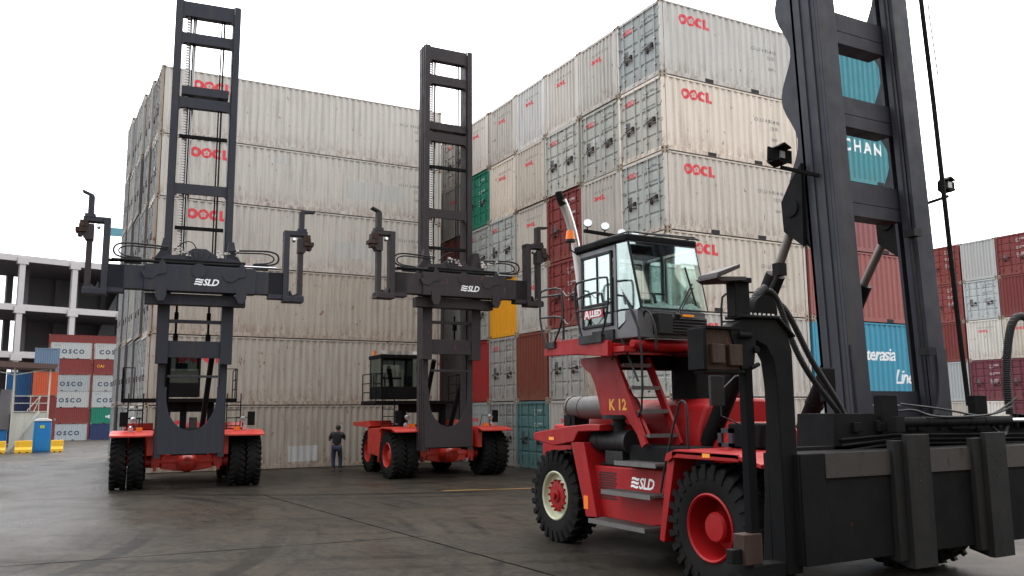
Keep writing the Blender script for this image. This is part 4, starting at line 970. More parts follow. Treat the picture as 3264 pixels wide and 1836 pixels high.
# ---- superstructure of the near machine
def near_truck(root):
    P = lambda nm, mb, mat, par=None, bevel=0: mb.build(nm, mat, par or root, bevel)
    # side body between the wheels
    m = MB(); m.prism([(1.05, 1.40), (3.2, 1.38), (3.0, .62), (1.6, .60), (1.2, .66)], 'x', -1.80, -1.0); body = P('side_body', m, M_RED, bevel=.02)
    m = MB()
    for j in range(11):
        for i in range(6):
            m.box((-1.806, 2.40 + i * .075 + (.03 if j % 2 else 0), .895 + j * .038), (-1.79, 2.455 + i * .075 + (.03 if j % 2 else 0), .92 + j * .038))
    P('vent_grille', m, M_BLACK, body)
    V, F = map_polys(wave_logo(.155), on_xminus(-1.804, 2.04, 1.11)); flat_mesh('logo', V, F, M_WHITE, body)
    # mirrored body on the far side
    m = MB(); m.prism([(1.05, 1.45), (3.2, 1.45), (3.0, .62), (1.2, .66)], 'x', 1.80, 1.0); P('side_body', m, M_RED, bevel=.02)
    # rear fenders with the slanted leg
    for s in (-1, 1):
        m = MB(); m.prism([(4.62, 1.74), (4.62, 1.86), (3.55, 1.98), (2.95, 2.02), (2.6, 2.02), (2.6, 1.92), (3.2, 1.90), (3.35, 1.74), (3.95, 1.66)], 'x', s * 1.95, s * .95)
        rf = P('rear_fender', m, M_RED, bevel=.015)
        m = MB(); m.box((s * 1.955, 3.94, 1.75), (s * 1.94, 4.1, 1.80)); P('reflector', m, M_REFL, rf)
        m = MB(); m.prism([(3.46, 1.735), (3.08, 1.735), (2.75, .62), (3.05, .60)], 'x', s * 1.93, s * 1.45); lg = P('fender_leg', m, M_RED, bevel=.01)
        m = MB(); m.box((s * 1.936, 2.98, .72), (s * 1.92, 3.1, .92)); P('reflector', m, M_AMBER, lg)
    m = MB(); m.box((-.95, 3.2, 1.66), (.95, 5.6, 1.98)); P('counterweight', m, M_RED, bevel=.05)
    m = MB(); m.box((-1.5, 4.0, 1.97), (-1.2, 4.35, 2.16)); m.cyl((-1.52, 4.2, 2.06), (-1.2, 4.2, 2.06), .1, n=12); P('tail_lamp', m, M_CHARD, bevel=.01)
    # hood with sloping flank
    m = MB(); m.prism([(-1.05, 1.62), (-1.05, 1.95), (-.92, 2.28), (-.62, 2.40), (.25, 2.40), (.45, 2.28), (.5, 1.95), (.5, 1.62)], 'y', 1.35, 4.3)
    m.prism([(-.95, 1.62), (-.95, 1.8), (-.6, 2.05), (.2, 2.05), (.45, 1.8), (.45, 1.62)], 'y', .75, 1.35); P('engine_hood', m, M_RED, bevel=.05)
    # muffler, exhaust stack, air cleaner
    m = MB(); m.cyl((-1.35, 4.25, 2.28), (-1.35, 2.6, 2.28), .19, n=28); m.cyl((-1.35, 4.27, 2.28), (-1.35, 4.21, 2.28), .205, n=28); m.cyl((-1.35, 3.9, 2.28), (-1.35, 3.87, 2.28), .198, n=28); P('muffler', m, M_MUFF)
    m = MB(); m.tube([(-1.35, 3.0, 2.42), (-1.42, 3.05, 3.05), (-1.70, 3.3, 3.6), (-1.80, 3.4, 4.95), (-1.88, 3.4, 5.26), (-1.97, 3.4, 5.52), (-2.06, 3.4, 5.70)], .075, n=16, smooth=1)
    m.tube([(-2.03, 3.4, 5.63), (-2.10, 3.4, 5.74), (-2.13, 3.4, 5.84)], lambda t: .077 - .02 * t, n=16, mi=1)
    m.build('exhaust_pipe', [M_STEEL, M_CHARD], root)
    m = MB(); m.lathe([(.02, 3.15), (.16, 3.15), (.18, 3.10), (.18, 2.95), (.165, 2.93), (.165, 2.30), (.18, 2.28), (.18, 2.2), (.02, 2.2)], (-1.62, 0, 1.76), 'y', 28)
    m.box((-1.75, 2.3, 1.42), (-1.35, 2.75, 1.62)); m.cyl((-1.62, 2.55, 1.85), (-1.62, 2.55, 2.14), .10, n=20); m.lathe([(.02, 2.0), (.125, 2.0), (.125, 2.04), (.02, 2.04)], (-1.62, 2.55, 0), 'z', 20); m.lathe([(.02, 2.10), (.26, 2.10), (.26, 2.16), (.02, 2.16)], (-1.62, 2.55, 0), 'z', 24)
    P('air_cleaner', m, M_HOSE)
    m = MB(); m.box((-1.7, .95, 1.42), (-1.15, 2.2, 1.72)); m.box((-1.75, 1.3, 1.39), (-1.3, 2.9, 1.43)); P('battery_box', m, M_CHARD, bevel=.02)
    # treads at the side
    for (ya, yb_, z, xa) in ((1.08, 2.05, 1.50, -2.0), (1.18, 2.36, 1.07, -2.03), (1.30, 2.68, .62, -2.05)):
        m = MB(); m.box((xa - .08, ya, z - .03), (-1.78, yb_, z)); m.box((xa - .085, ya, z - .055), (xa - .07, yb_, z + .008))
        for i in range(int((yb_ - ya) / .07)): m.box((xa - .06, ya + .02 + i * .07, z), (-1.80, ya + .05 + i * .07, z + .006))
        P('step', m, M_GALV)
    # front fender details
    m = MB(); m.box((-2.176, -.12, 1.64), (-2.165, .02, 1.69)); P('reflector', m, M_REFL)
    m = MB(); m.box((-1.64, .05, 1.75), (-1.60, .32, 1.80)); m.box((-1.64, .05, 1.93), (-1.60, .32, 1.99)); m.box((-1.64, .05, 1.75), (-1.60, .12, 1.99)); m.box((-1.64, .25, 1.75), (-1.60, .32, 1.99)); P('wheel_chock_holder', m, M_CHAR)
    m = MB(); m.box((-1.3, -.1, 1.72), (-.75, .5, 2.05)); P('valve_cover', m, M_CHARD, bevel=.03)
    # cab column plates, stair
    m = MB()
    col = [(3.48, 3.08), (3.47, 2.98), (3.36, 2.90), (3.20, 2.82), (3.08, 2.64), (2.98, 2.38), (2.92, 2.16), (2.28, 2.15), (1.98, 1.86), (1.72, 1.86), (2.55, 3.08)]
    m.prism(col, 'x', -1.70, -1.64)
    column = P('cab_column', m, M_RED, bevel=.008)
    V, F = map_polys(text_polys('K 12', .23, .008, spacing=1.05), on_xminus(-1.704, 2.68, 2.24)); flat_mesh('lettering', V, F, M_LYEL, column)
    m = MB(); m.box((-.62, 1.9, 1.9), (.05, 2.5, 3.05)); m.box((-1.55, 2.5, 2.86), (-.5, 2.7, 3.10)); P('cab_pedestal', m, M_CHARD, bevel=.03)
    m = MB(); m.bar((.10, 2.2, 3.0), (.55, 1.9, 2.2), .12, .16); P('cab_frame', m, M_RED, bevel=.02)
    lad = empty('ladder'); lad.parent = root
    for x, (ya, za), (yb_, zb) in ((-1.76, (2.44, 3.02), (1.72, 1.72)), (-1.20, (2.36, 3.02), (1.62, 1.72))):
        m = MB(); m.bar((x, ya, za), (x, yb_, zb), .05, .13); P('stringer', m, M_RED, lad, .006)
    for k in range(4):
        z = 2.93 - k * .35; y = 2.36 - k * .195
        m = MB(); m.box((-1.74, y - .12, z - .035), (-1.22, y + .14, z)); m.box((-1.74, y - .135, z - .045), (-1.22, y - .12, z + .012)); P('rung', m, M_GALV, lad)
    # platform
    m = MB()
    m.prism([(3.59, 3.22), (3.59, 3.11), (2.56, 3.08), (2.01, 3.02), (1.79, 3.01), (1.79, 3.24), (2.52, 3.24), (2.52, 3.33), (3.23, 3.32), (3.23, 3.22)], 'x', -2.33, -2.25)
    m.box((-2.25, 1.80, 3.14), (-.45, 3.55, 3.20)); m.box((-.5, 1.7, 3.02), (-.42, 3.5, 3.24)); m.cyl((-2.1, 1.52, 3.17), (-.6, 1.52, 3.17), .065, n=14); m.box((-2.25, 1.5, 3.06), (-2.05, 1.9, 3.14))
    m.box((-1.9, 1.35, 3.235), (-1.2, 1.5, 3.25), 1)
    m.build('platform', [M_RED, M_GALV], root, .006)
    # cab
    cab = empty('cab'); cab.parent = root
    z0, z1, z2, zr = 3.27, 3.70, 4.70, 4.82
    xl, xr = -2.08, -.74; yr, yf, yl = 2.90, 1.44, 1.92
    m = MB()
    plan = [(xl, yr), (xl, yl), (-1.98, yf), (xr, yf), (xr, yr)]
    m.prism([(xl, yr), (xl, yl), (-2.02, yf + .04), (xr, yf + .04), (xr, yr)], 'z', z0, z1 - .02)
    # front corner waist dips towards the door
    for a, b, w in (((xl + .03, yr - .03), (xl + .03, yr - .03), .07), ((xl + .03, yl), (xl + .03, yl), .07), ((xr - .03, yr - .03), (xr - .03, yr - .03), .07)):
        m.bar((*a, z1 - .02), (*b, z2), w, w)
    m.bar((xr - .02, yf + .05, z1), (xr - .04, yf + .25, z2), .03, .03)
    m.box((xl, yl, z2 - .10), (xl + .05, yr, z2)); m.box((xr - .06, yr - .5, z1), (xr - .02, yr - .44, z2))
    m.box((xl, yr - .04, z1 - .02), (xr, yr, z1 + .1))
    shell = P('cab_shell', m, M_CABG, cab, .012)
    m = MB(); m.prism([(xl - .06, yr + .05), (xl - .06, yl - .05), (-2.05, yf + .20), (xr + .02, yf + .20), (xr + .02, yr + .05)], 'z', z2, zr); P('roof', m, M_CHARD, cab, .03)
    # glass panes, each with its thickness
    def pane(nm, q, mat=M_GLASS, fr=.012):
        q = [Vector(v) for v in q]; n_ = (q[1] - q[0]).cross(q[2] - q[0]).normalized() * .006
        g_ = MB(); g_.add([v - n_ for v in q] + [v + n_ for v in q], [(0, 1, 2, 3), (4, 5, 6, 7), (0, 1, 5, 4), (1, 2, 6, 5), (2, 3, 7, 6), (3, 0, 4, 7)])
        o = P(nm, g_, mat, cab)
        f_ = MB()
        for a, b in zip(q, q[1:] + q[:1]): f_.tube([a, b], fr, n=6)
        P('seal', f_, M_HOSE, o)
        return o
    pane('windscreen', [(-1.96, yf, z1), (xr + .01, yf, z1 - .01), (xr - .02, yf + .20, z2), (-2.02, yf + .20, z2)])
    pane('corner_window', [(xl, yl - .05, z1 - .28), (-1.98, yf + .005, z1), (-2.04, yf + .20, z2), (xl, yl - .05, z2)])
    pane('side_window', [(xr, yf + .06, z1 + .02), (xr, yr - .5, z1 + .02), (xr, yr - .5, z2 - .05), (xr, yf + .24, z2 - .05)])
    pane('rear_window', [(xl + .1, yr, z1 + .12), (xr - .1, yr, z1 + .12), (xr - .1, yr, z2 - .08), (xl + .1, yr, z2 - .08)])
    pane('side_window', [(xr, yr - .42, z1 + .02), (xr, yr - .06, z1 + .02), (xr, yr - .06, z2 - .05), (xr, yr - .42, z2 - .05)])
    # door
    dr = empty('door'); dr.parent = cab
    m = MB()
    ya, yb_ = 1.98, 2.80
    for (a0, a1, b0, b1) in ((ya, ya + .05, 3.48, 4.62), (yb_ - .05, yb_, 3.48, 4.62), (ya, yb_, 4.57, 4.62), (ya, yb_, 3.48, 3.53), (ya, yb_, 3.80, 3.85), (2.36, 2.39, 3.85, 4.57)):
        m.box((xl - .025, a0, b0), (xl + .01, a1, b1))
    P('door_frame', m, M_HOSE, dr, .01)
    m = MB(); m.box((xl - .008, ya + .05, 3.85), (xl + .004, yb_ - .05, 4.57)); P('window', m, M_GLASS, dr)
    m = MB(); m.box((xl - .012, ya + .05, 3.53), (xl - .002, yb_ - .05, 3.80)); P('lower_pane', m, M_GLASSD, dr)
    m = MB(); m.box((xl - .016, 2.24, 3.635), (xl - .010, 2.76, 3.775)); sg = P('sign', m, plain('sign_red', (.50, .015, .03), .45), dr)
    V, F = map_polys(join2(text_polys('A', .20, .006), shift(text_polys('LLIED', .13, .006, spacing=.95), .16, .02)), on_xminus(xl - .020, 2.74, 3.64)); flat_mesh('lettering', V, F, M_WHITE, sg)
    # inside: seat, wheel, console, papers
    m = MB(); m.box((-1.75, 2.1, 3.45), (-1.25, 2.55, 3.75)); m.box((-1.74, 2.5, 3.7), (-1.28, 2.64, 4.22)); m.box((-1.62, 2.5, 4.22), (-1.40, 2.62, 4.40)); P('seat', m, M_SEAT, cab, .05)
    m = MB(); m.tube([(-1.42 + .19 * math.cos(a), 1.86 + .19 * math.sin(a), 3.98 + .03 * math.sin(a)) for a in [R(i * 20) for i in range(19)]], .014, n=6); m.cyl((-1.42, 1.86, 3.97), (-1.42, 1.72, 3.6), .025, n=8); m.bar((-1.60, 1.86, 3.975), (-1.24, 1.86, 3.975), .03, .015); P('steering_wheel', m, M_HOSE, cab)
    m = MB(); m.box((-1.95, 1.5, 3.5), (-.8, 1.75, 3.70)); m.box((-1.1, 1.7, 3.4), (-.85, 2.4, 3.75)); P('console', m, M_SEAT, cab, .02)
    pr = random.Random(2)
    for i in range(4):
        x = -1.85 + i * .27
        m = MB(); m.add([(x, 1.50, 3.72), (x + .25, 1.50, 3.72), (x + .24, 1.72, 3.80 + .05 * (i % 2)), (x + .01, 1.72, 3.79)], [(0, 1, 2, 3)]); P('paper', m, M_PAPER, cab)
    # vent box with louvres under the windscreen
    m = MB(); m.box((-1.75, yf - .12, 3.32), (-1.50, yf + .04, 3.62)); m.box((-1.50, yf - .08, 3.32), (-.82, yf + .04, 3.58))
    for i in range(5): m.box((-1.48, yf - .10, 3.36 + i * .045), (-.84, yf - .07, 3.38 + i * .045))
    P('heater_box', m, M_HOSE, cab, .008)
    m = MB(); m.box((-1.28, yf - .09, 3.585), (-1.08, yf - .06, 3.62)); P('warning_label', m, M_REFL, cab)
    m = MB(); m.tube([(-1.40, yf - .08, 3.60), (-1.0, yf + .02, 4.10)], .012, n=6); m.tube([(-1.36, yf - .08, 3.60), (-.98, yf + .02, 4.04)], .008, n=6); m.bar((-1.06, yf + .10, 4.36), (-.96, yf - .01, 3.77), .014, .03); m.cyl((-1.40, yf - .12, 3.58), (-1.36, yf - .04, 3.62), .04, n=8); P('wiper', m, M_HOSE, cab)
    m = MB(); m.tube([(-1.86, 1.85, 4.84), (-1.86, 1.85, 4.90), (-.58, 1.85, 4.92), (-.66, 1.66, 4.84), (-1.95, 1.62, 4.84), (-1.86, 1.85, 4.90)], .013, n=6); m.tube([(-1.86, 1.85, 4.90), (-1.86, 2.7, 4.90), (-.62, 2.7, 4.90), (-.58, 1.85, 4.92)], .013, n=6); P('roof_rack', m, M_HOSE, cab)
    # lights over the roof
    m = MB(); m.bar((-1.93, 2.95, 5.11), (-.75, 2.95, 5.06), .05, .05); m.bar((-1.3, 2.95, 5.1), (-1.3, 2.85, 4.8), .04, .04); P('light_bar', m, M_CHARD, cab)
    for x, z in ((-1.87, 5.23), (-1.53, 5.21), (-1.20, 5.13), (-.93, 5.11)):
        m = MB(); d_ = Vector((-.45, -.75, .30)).normalized(); c = Vector((x, 2.93, z)); m.cyl(c, c + d_ * .03, .068, n=20, mi=0); m.cyl(c - d_ * .06, c, .04, .072, n=20, mi=1); m.tube([c - d_ * .04, (x, 2.95, z - .12)], .012, n=6, mi=1)
        m.build('work_light', [M_LAMP, M_HOSE], cab)
    m = MB(); m.cyl((-2.2, 2.95, 4.94), (-2.2, 2.95, 5.08), .075, .06, n=18); m.cyl((-2.2, 2.95, 4.90), (-2.2, 2.95, 4.94), .085, n=18, mi=1); m.tube([(-2.2, 2.95, 4.90), (-2.2, 2.95, 4.78), (-2.1, 2.88, 4.68)], .014, n=6, mi=1); m.build('beacon', [M_AMBER, M_HOSE], root)
    # rails
    r_ = .017
    def rail(nm, lst):
        q = MB()
        for pts in lst: q.tube(pts, r_, n=8, smooth=1 if len(pts) > 2 else 0)
        P(nm, q, M_HOSE)
    rail('handrail', [[(-2.35, 3.45, 3.26), (-2.35, 3.67, 3.6), (-2.35, 3.67, 4.13), (-2.35, 3.60, 4.19), (-2.35, 3.05, 4.17), (-2.35, 2.95, 4.02), (-2.35, 2.95, 3.33)],
                      [(-2.35, 3.66, 3.74), (-2.35, 3.04, 3.71), (-2.35, 2.98, 3.62), (-2.35, 3.27, 3.26)], [(-2.35, 3.6, 4.08), (-2.35, 2.97, 4.05)]])
    rail('handrail', [[(-2.35, 2.43, 3.32), (-2.35, 2.6, 3.73), (-2.35, 2.59, 4.14), (-2.35, 2.51, 4.18), (-2.35, 1.76, 4.17), (-2.35, 1.72, 4.1), (-2.35, 1.73, 3.69), (-2.35, 1.93, 3.28)], [(-2.35, 2.6, 3.73), (-2.35, 1.75, 3.72)],
                      [(-2.35, 2.56, 3.80), (-2.35, 2.54, 3.95), (-2.35, 1.90, 3.97), (-2.35, 1.86, 3.8)]])
    m = MB()
    for zt in (4.10, 3.66): m.tube([(-2.35, 2.95, zt), (-2.35, 2.86, zt - .09), (-2.35, 2.76, zt - .10), (-2.35, 2.6, zt + .02)], .008, n=5, smooth=1)
    P('chain', m, M_GALV)
    for a_, b_ in (((-2.36, 3.22, 3.22), (-2.30, 3.50, 3.32)), ((-2.37, 1.9, 3.22), (-2.30, 2.5, 3.34)), ((-2.12, 1.95, 3.24), (-2.06, 2.5, 3.42))):
        m = MB(); m.box(a_, b_); P('rail_socket', m, M_HOSE)
    rail('handrail', [[(-2.05, 2.08, 2.97), (-2.05, 2.03, 4.18), (-2.05, 1.93, 4.22), (-2.05, 1.63, 3.74), (-2.05, 1.36, 3.28), (-2.05, 1.37, 2.29), (-2.05, 1.49, 2.14)],
                      [(-2.05, 2.04, 3.66), (-2.05, 1.76, 3.14), (-2.05, 1.46, 2.64)]])
    rail('handrail', [[(-1.9, 1.54, 3.16), (-1.9, 1.50, 3.61), (-1.9, 1.42, 3.66), (-1.9, 1.32, 3.59), (-1.9, 1.21, 3.36), (-1.9, 1.22, 3.09)]])
    rail('handrail', [[(-2.0, .49, 1.72), (-2.0, .49, 2.28), (-2.0, .56, 2.36), (-2.0, .66, 2.32), (-2.0, 1.11, 1.14), (-2.0, 1.03, 1.05)]])
    rail('handrail', [[(-.5, 1.4, 3.2), (-.5, 1.4, 3.9), (-.4, 1.35, 4.0), (.25, 1.3, 4.03), (.35, 1.2, 3.9), (.35, 1.2, 3.2)], [(-.5, 1.4, 3.55), (.35, 1.25, 3.6)]])
    # mirrors
    m = MB(); m.box((-2.02, -.02, 2.28), (-1.80, .03, 2.66)); m.tube([(-1.8, .0, 2.5), (-1.5, .1, 2.66), (-1.1, .2, 2.72)], .012, n=6); m.tube([(-1.85, .0, 2.3), (-1.85, .0, 2.15), (-1.4, .1, 2.02), (-1.0, .2, 2.0)], .012, n=6); P('mirror', m, M_HOSE, bevel=.02)
    m = MB(); m.box((-2.62, -1.75, 2.60), (-2.46, -1.65, 2.76)); m.box((-2.60, -1.765, 2.62), (-2.48, -1.75, 2.74), 1); m.build('headlight', [M_CHARD, M_LAMP], root, .01)
    m = MB(); m.box((-1.65, -1.5, 2.30), (-1.45, -1.42, 2.70)); P('mirror', m, M_CHARD, bevel=.02)
    # mast lamps on brackets
    for cx, cy, cz, s in ((-1.30, -.66, 5.47, -1), (1.36, -1.15, 5.28, 1)):
        m = MB(); m.bar((cx, cy - .02, cz - .15), (s * .95, -1.0, cz - .30), .05, .04)
        kk = .74 if s < 0 else .55; hexp = [(a * kk, b * kk) for a, b in ((-.16, -.10), (-.14, .12), (.0, .20), (.16, .13), (.15, -.10), (.0, -.17))]
        outer = [(cx + a, cz + b) for a, b in hexp]
        m.prism(outer, 'y', cy + .08 * kk, cy + .12 * kk)
        for i in range(6):
            a = outer[i]; b = outer[(i + 1) % 6]; m.bar(((a[0]), cy - .02, a[1]), ((b[0]), cy - .02, b[1]), .26 * kk, .02, up=(0, 0, 1))
        m.box((cx - .01, cy - .05, cz - .03), (cx + .07, cy + .04, cz + .06), 1)
        m.build('mast_lamp', [M_CHARD, M_LAMP], root)
    # label on the rail
    m = MB(); m.box((-.81, -1.195 + .02, 4.55), (-.72, -1.17 + .02, 4.86)); P('warning_label', m, paint('worn_tan_label', (.30, .17, .06), .6, .6, 0))
    # spreader furniture
    for xa, xb in ((-1.62, -1.26), (-.30, .06), (1.6, 1.95)):
        m = MB()
        m.box((xa, -2.50, .62), (xb, -2.44, 1.96)); m.box((xa - .14, -2.44, .70), (xa + .02, -2.36, 1.90)); m.prism([(-2.44, .62), (-2.44, .72), (-2.2, .78), (-2.2, .68)], 'x', xa, xb)
        for (dx, dz_) in ((.10, 1.72), (.25, 1.72), (.18, 1.65), (.10, 1.55), (.25, 1.55), (.17, 1.48)):
            m.cyl((xa + dx, -2.504, dz_), (xa + dx, -2.498, dz_), .013, n=8, mi=1)
        m.build('guide_plate', [M_GPL, M_BLACK], root, .004)
    m = MB(); m.cyl((-1.20, -2.1, 2.08), (.80, -2.1, 2.08), .055, n=18); m.box((-1.32, -2.16, 1.98), (-1.18, -2.04, 2.14))
    for x in (-.75, -.45, 0, .28): m.cyl((x, -2.1, 2.08), (x + .02, -2.1, 2.08), .060, n=18)
    cy_ = P('telescopic_cylinder', m, M_CHARD)
    m = MB(); m.cyl((.80, -2.1, 2.08), (2.6, -2.1, 2.08), .026, n=12); P('piston_rod', m, M_CHROME, cy_)
    # hoses
    def corr(pts, r0):
        q = MB(); pts = [Vector(p) for p in pts]
        for _ in range(2):
            k = [pts[0]]
            for a, b in zip(pts, pts[1:]): k += [a.lerp(b, .25), a.lerp(b, .75)]
            pts = k + [pts[-1]]
        L_ = [0]
        for a, b in zip(pts, pts[1:]): L_.append(L_[-1] + (b - a).length)
        nn = int(L_[-1] / .009); fine = []
        j = 0
        for i in range(nn + 1):
            t = L_[-1] * i / nn
            while j < len(L_) - 2 and L_[j + 1] < t: j += 1
            fine.append(pts[j].lerp(pts[j + 1], (t - L_[j]) / max(1e-6, L_[j + 1] - L_[j])))
        q.tube(fine, lambda t: r0 * (1 if int(t * nn + .5) % 3 else .86), n=10)
        return q
    ha = [(-3.02, -1.9, 3.15), (-2.97, -1.85, 3.34), (-2.87, -1.8, 3.46), (-2.74, -1.8, 3.49), (-2.64, -1.8, 3.42), (-2.56, -1.8, 3.25), (-2.47, -1.8, 3.01), (-2.34, -1.8, 2.77), (-2.15, -1.8, 2.53), (-1.83, -1.8, 2.23), (-1.6, -1.75, 2.05)]
    hb = [(-3.0, -1.8, 3.12), (-2.9, -1.75, 3.40), (-2.72, -1.7, 3.50), (-2.60, -1.72, 3.40), (-2.52, -1.8, 3.31), (-2.36, -1.8, 3.07), (-2.18, -1.8, 2.77), (-1.98, -1.8, 2.53), (-1.75, -1.8, 2.25), (-1.6, -1.78, 1.98)]
    P('hose', corr(ha, .034), M_HOSE); P('hose', corr(hb, .034), M_HOSE)
    m = MB(); m.cyl((-2.98, -1.98, 3.24), (-2.98, -1.82, 3.24), .16, n=24); m.box((-3.08, -1.96, 3.08), (-2.84, -1.84, 3.30)); P('hose_drum', m, M_BLACKP)
    P('hose', corr([(-3.05, -1.95, 3.12), (-3.08, -1.9, 3.3), (-3.0, -1.88, 3.42), (-2.85, -1.85, 3.5)], .045), M_HOSE)
    P('hose', corr([(1.0, -2.0, 2.15), (.98, -2.0, 2.45), (1.02, -2.0, 2.8), (1.12, -2.0, 3.13), (1.23, -2.0, 3.33), (1.42, -2.0, 3.40), (1.7, -2.0, 3.3), (1.9, -2.0, 2.9), (1.95, -2.0, 2.2)], .05), M_HOSE)
    m = MB(); m.tube([(-1.2, -2.1, 2.2), (-1.0, -2.15, 2.22), (-.7, -2.15, 2.13), (0, -2.15, 2.13), (.5, -2.15, 2.16), (.9, -2.1, 2.25)], .014, n=6, smooth=2); m.tube([(-1.1, -2.05, 2.28), (-.4, -2.1, 2.22), (.3, -2.1, 2.12), (.6, -2.1, 2.18), (1.0, -2.1, 2.35)], .012, n=6, smooth=2)
    m.tube([(.45, -2.1, 2.02), (.55, -2.12, 1.92), (.68, -2.12, 1.90), (.75, -2.1, 2.0)], .02, n=6, smooth=2); P('hose', m, M_HOSE)
    m = MB(); m.tube([(.44, -1.6, 8.6), (.50, -1.6, 7.4), (.58, -1.6, 6.2), (.65, -1.6, 4.8), (.72, -1.6, 3.4), (.80, -1.6, 2.26)], .030, n=8); m.tube([(.60, -1.6, 8.6), (.64, -1.6, 7.4), (.72, -1.6, 6.6)], .008, n=6) ; P('lift_chain', m, M_CHARD)
    m = MB(); m.tube([(.42, -1.25, 4.5), (.46, -1.3, 3.0)], .012, n=6); m.tube([(.36, -1.25, 4.5), (.40, -1.3, 3.0)], .012, n=6); m.box((.33, -1.36, 4.45), (.47, -1.2, 4.55)); m.box((.38, -1.4, 2.9), (.52, -1.25, 3.0)); P('hose_pair', m, M_HOSE)
    # spacer arm from the second cylinder lug
    m = MB(); m.tube([(-2.45, -1.5, 3.5), (-2.28, -1.5, 3.75)], .02, n=8); m.box((-2.32, -1.55, 3.72), (-2.2, -1.45, 3.86)); P('bracket', m, M_CHARD)
near_truck(TC)

# ---------------------------------------------------------------- person
def person(loc, rz):
    root = empty('person', loc, rz, 'standing man seen from behind in black t-shirt and dark jeans, hands raised', 'person')
    J = {'pel': (0, 0, .93), 'sp': (0, 0, 1.12), 'ch': (0, -.01, 1.33), 'nk': (.02, 0, 1.49), 'nk2': (.03, .02, 1.55), 'hd': (.04, .035, 1.63), 'top': (.04, .03, 1.72),
         'sl': (-.19, -.01, 1.42), 'el': (-.29, .04, 1.17), 'wl': (-.13, .20, 1.38), 'sr': (.20, -.01, 1.42), 'er': (.30, .06, 1.20), 'wr': (.13, .20, 1.45),
         'hl': (-.10, 0, .90), 'kl': (-.12, .02, .50), 'al': (-.11, -.02, .09), 'fl': (-.13, .13, .035), 'hr': (.10, 0, .90), 'kr': (.15, .05, .50), 'ar': (.14, .0, .09), 'fr': (.17, .14, .035)}
    Rr = {'pel': (.16, .12), 'sp': (.155, .105), 'ch': (.19, .12), 'nk': (.065, .065), 'nk2': (.058, .058), 'hd': (.082, .10), 'top': (.06, .07), 'sl': (.075, .07), 'el': (.05, .05), 'wl': (.033, .033),
          'sr': (.075, .07), 'er': (.05, .05), 'wr': (.033, .033), 'hl': (.10, .10), 'kl': (.065, .07), 'al': (.042, .05), 'fl': (.04, .035), 'hr': (.10, .10), 'kr': (.065, .07), 'ar': (.042, .05), 'fr': (.04, .035)}
    E_ = [('pel', 'sp'), ('sp', 'ch'), ('ch', 'nk'), ('nk', 'nk2'), ('nk2', 'hd'), ('hd', 'top'), ('ch', 'sl'), ('sl', 'el'), ('el', 'wl'), ('ch', 'sr'), ('sr', 'er'), ('er', 'wr'), ('pel', 'hl'), ('hl', 'kl'), ('kl', 'al'), ('al', 'fl'), ('pel', 'hr'), ('hr', 'kr'), ('kr', 'ar'), ('ar', 'fr')]
    # fingers
    extra = []
    for s, wn in ((-1, 'wl'), (1, 'wr')):
        w = Vector(J[wn]); palm = 'p' + wn; J[palm] = tuple(w + Vector((s * -.02, .03, .07))); Rr[palm] = (.028, .018); E_.append((wn, palm))
        for i in range(5):
            a = f'{wn}f{i}'; b = f'{wn}g{i}'; o_ = (-.03 + i * .017) * s; ln = (.05, .065, .07, .06, .04)[i]
            J[a] = tuple(Vector(J[palm]) + Vector((o_, .01, ln * .6))); J[b] = tuple(Vector(J[palm]) + Vector((o_ * 1.1, .035, ln)))
            Rr[a] = (.009, .009); Rr[b] = (.008, .008); E_ += [(palm, a), (a, b)]
    def skin(name, names, scale, mat, parent, grow=0):
        idx = {k: i for i, k in enumerate(names)}
        me = bpy.data.meshes.new(name); me.from_pydata([J[k] for k in names], [(idx[a], idx[b]) for a, b in E_ if a in idx and b in idx], [])
        o = bpy.data.objects.new(name, me); COL.objects.link(o); me.materials.append(mat)
        md = o.modifiers.new('skin', 'SKIN'); md.use_smooth_shade = True
        lay = me.skin_vertices[0].data if me.skin_vertices else None
        if lay is None:
            bm = bmesh.new(); bm.from_mesh(me); bm.verts.layers.skin.verify(); bm.to_mesh(me); bm.free(); lay = me.skin_vertices[0].data
        for k in names: lay[idx[k]].radius = (Rr[k][0] * scale + grow, Rr[k][1] * scale + grow)
        lay[0].use_root = True
        sb = o.modifiers.new('sub', 'SUBSURF'); sb.levels = 2; sb.render_levels = 2
        dg = bpy.context.evaluated_depsgraph_get(); dg.update(); m2 = bpy.data.meshes.new_from_object(o.evaluated_get(dg)); m2.name = name
        o.modifiers.clear(); o.data = m2
        if not m2.materials: m2.materials.append(mat)
        m2.polygons.foreach_set('use_smooth', [True] * len(m2.polygons))
        o.parent = parent; return o
    skinm = plain('skin', (.20, .10, .065), .6); shirt = plain('black_cotton', (.012, .012, .014), .85); jean = plain('dark_denim', (.018, .028, .055), .85); hairm = plain('black_hair', (.01, .009, .008), .6); shoe = plain('shoe_leather', (.03, .03, .032), .6)
    allk = ['pel'] + [k for k in J if k != 'pel']
    skin('body', allk, 1.0, skinm, root)
    J2 = dict(J); J['el'] = tuple(Vector(J['sl']).lerp(Vector(J['el']), .75)); J['er'] = tuple(Vector(J['sr']).lerp(Vector(J['er']), .75)); J['nk'] = (.01, 0, 1.46)
    keepR = dict(Rr); Rr['el'] = (.068, .068); Rr['er'] = (.068, .068); Rr['nk'] = (.08, .08)
    J['pel'] = (0, 0, .90)
    skin('t_shirt', ['pel', 'sp', 'ch', 'nk', 'sl', 'el', 'sr', 'er'], 1.06, shirt, root, .012)
    J.update(J2); Rr.update(keepR)
    J['al'] = (-.11, -.02, .13); J['ar'] = (.14, 0, .13); Rr['al'] = (.055, .06); Rr['ar'] = (.055, .06)
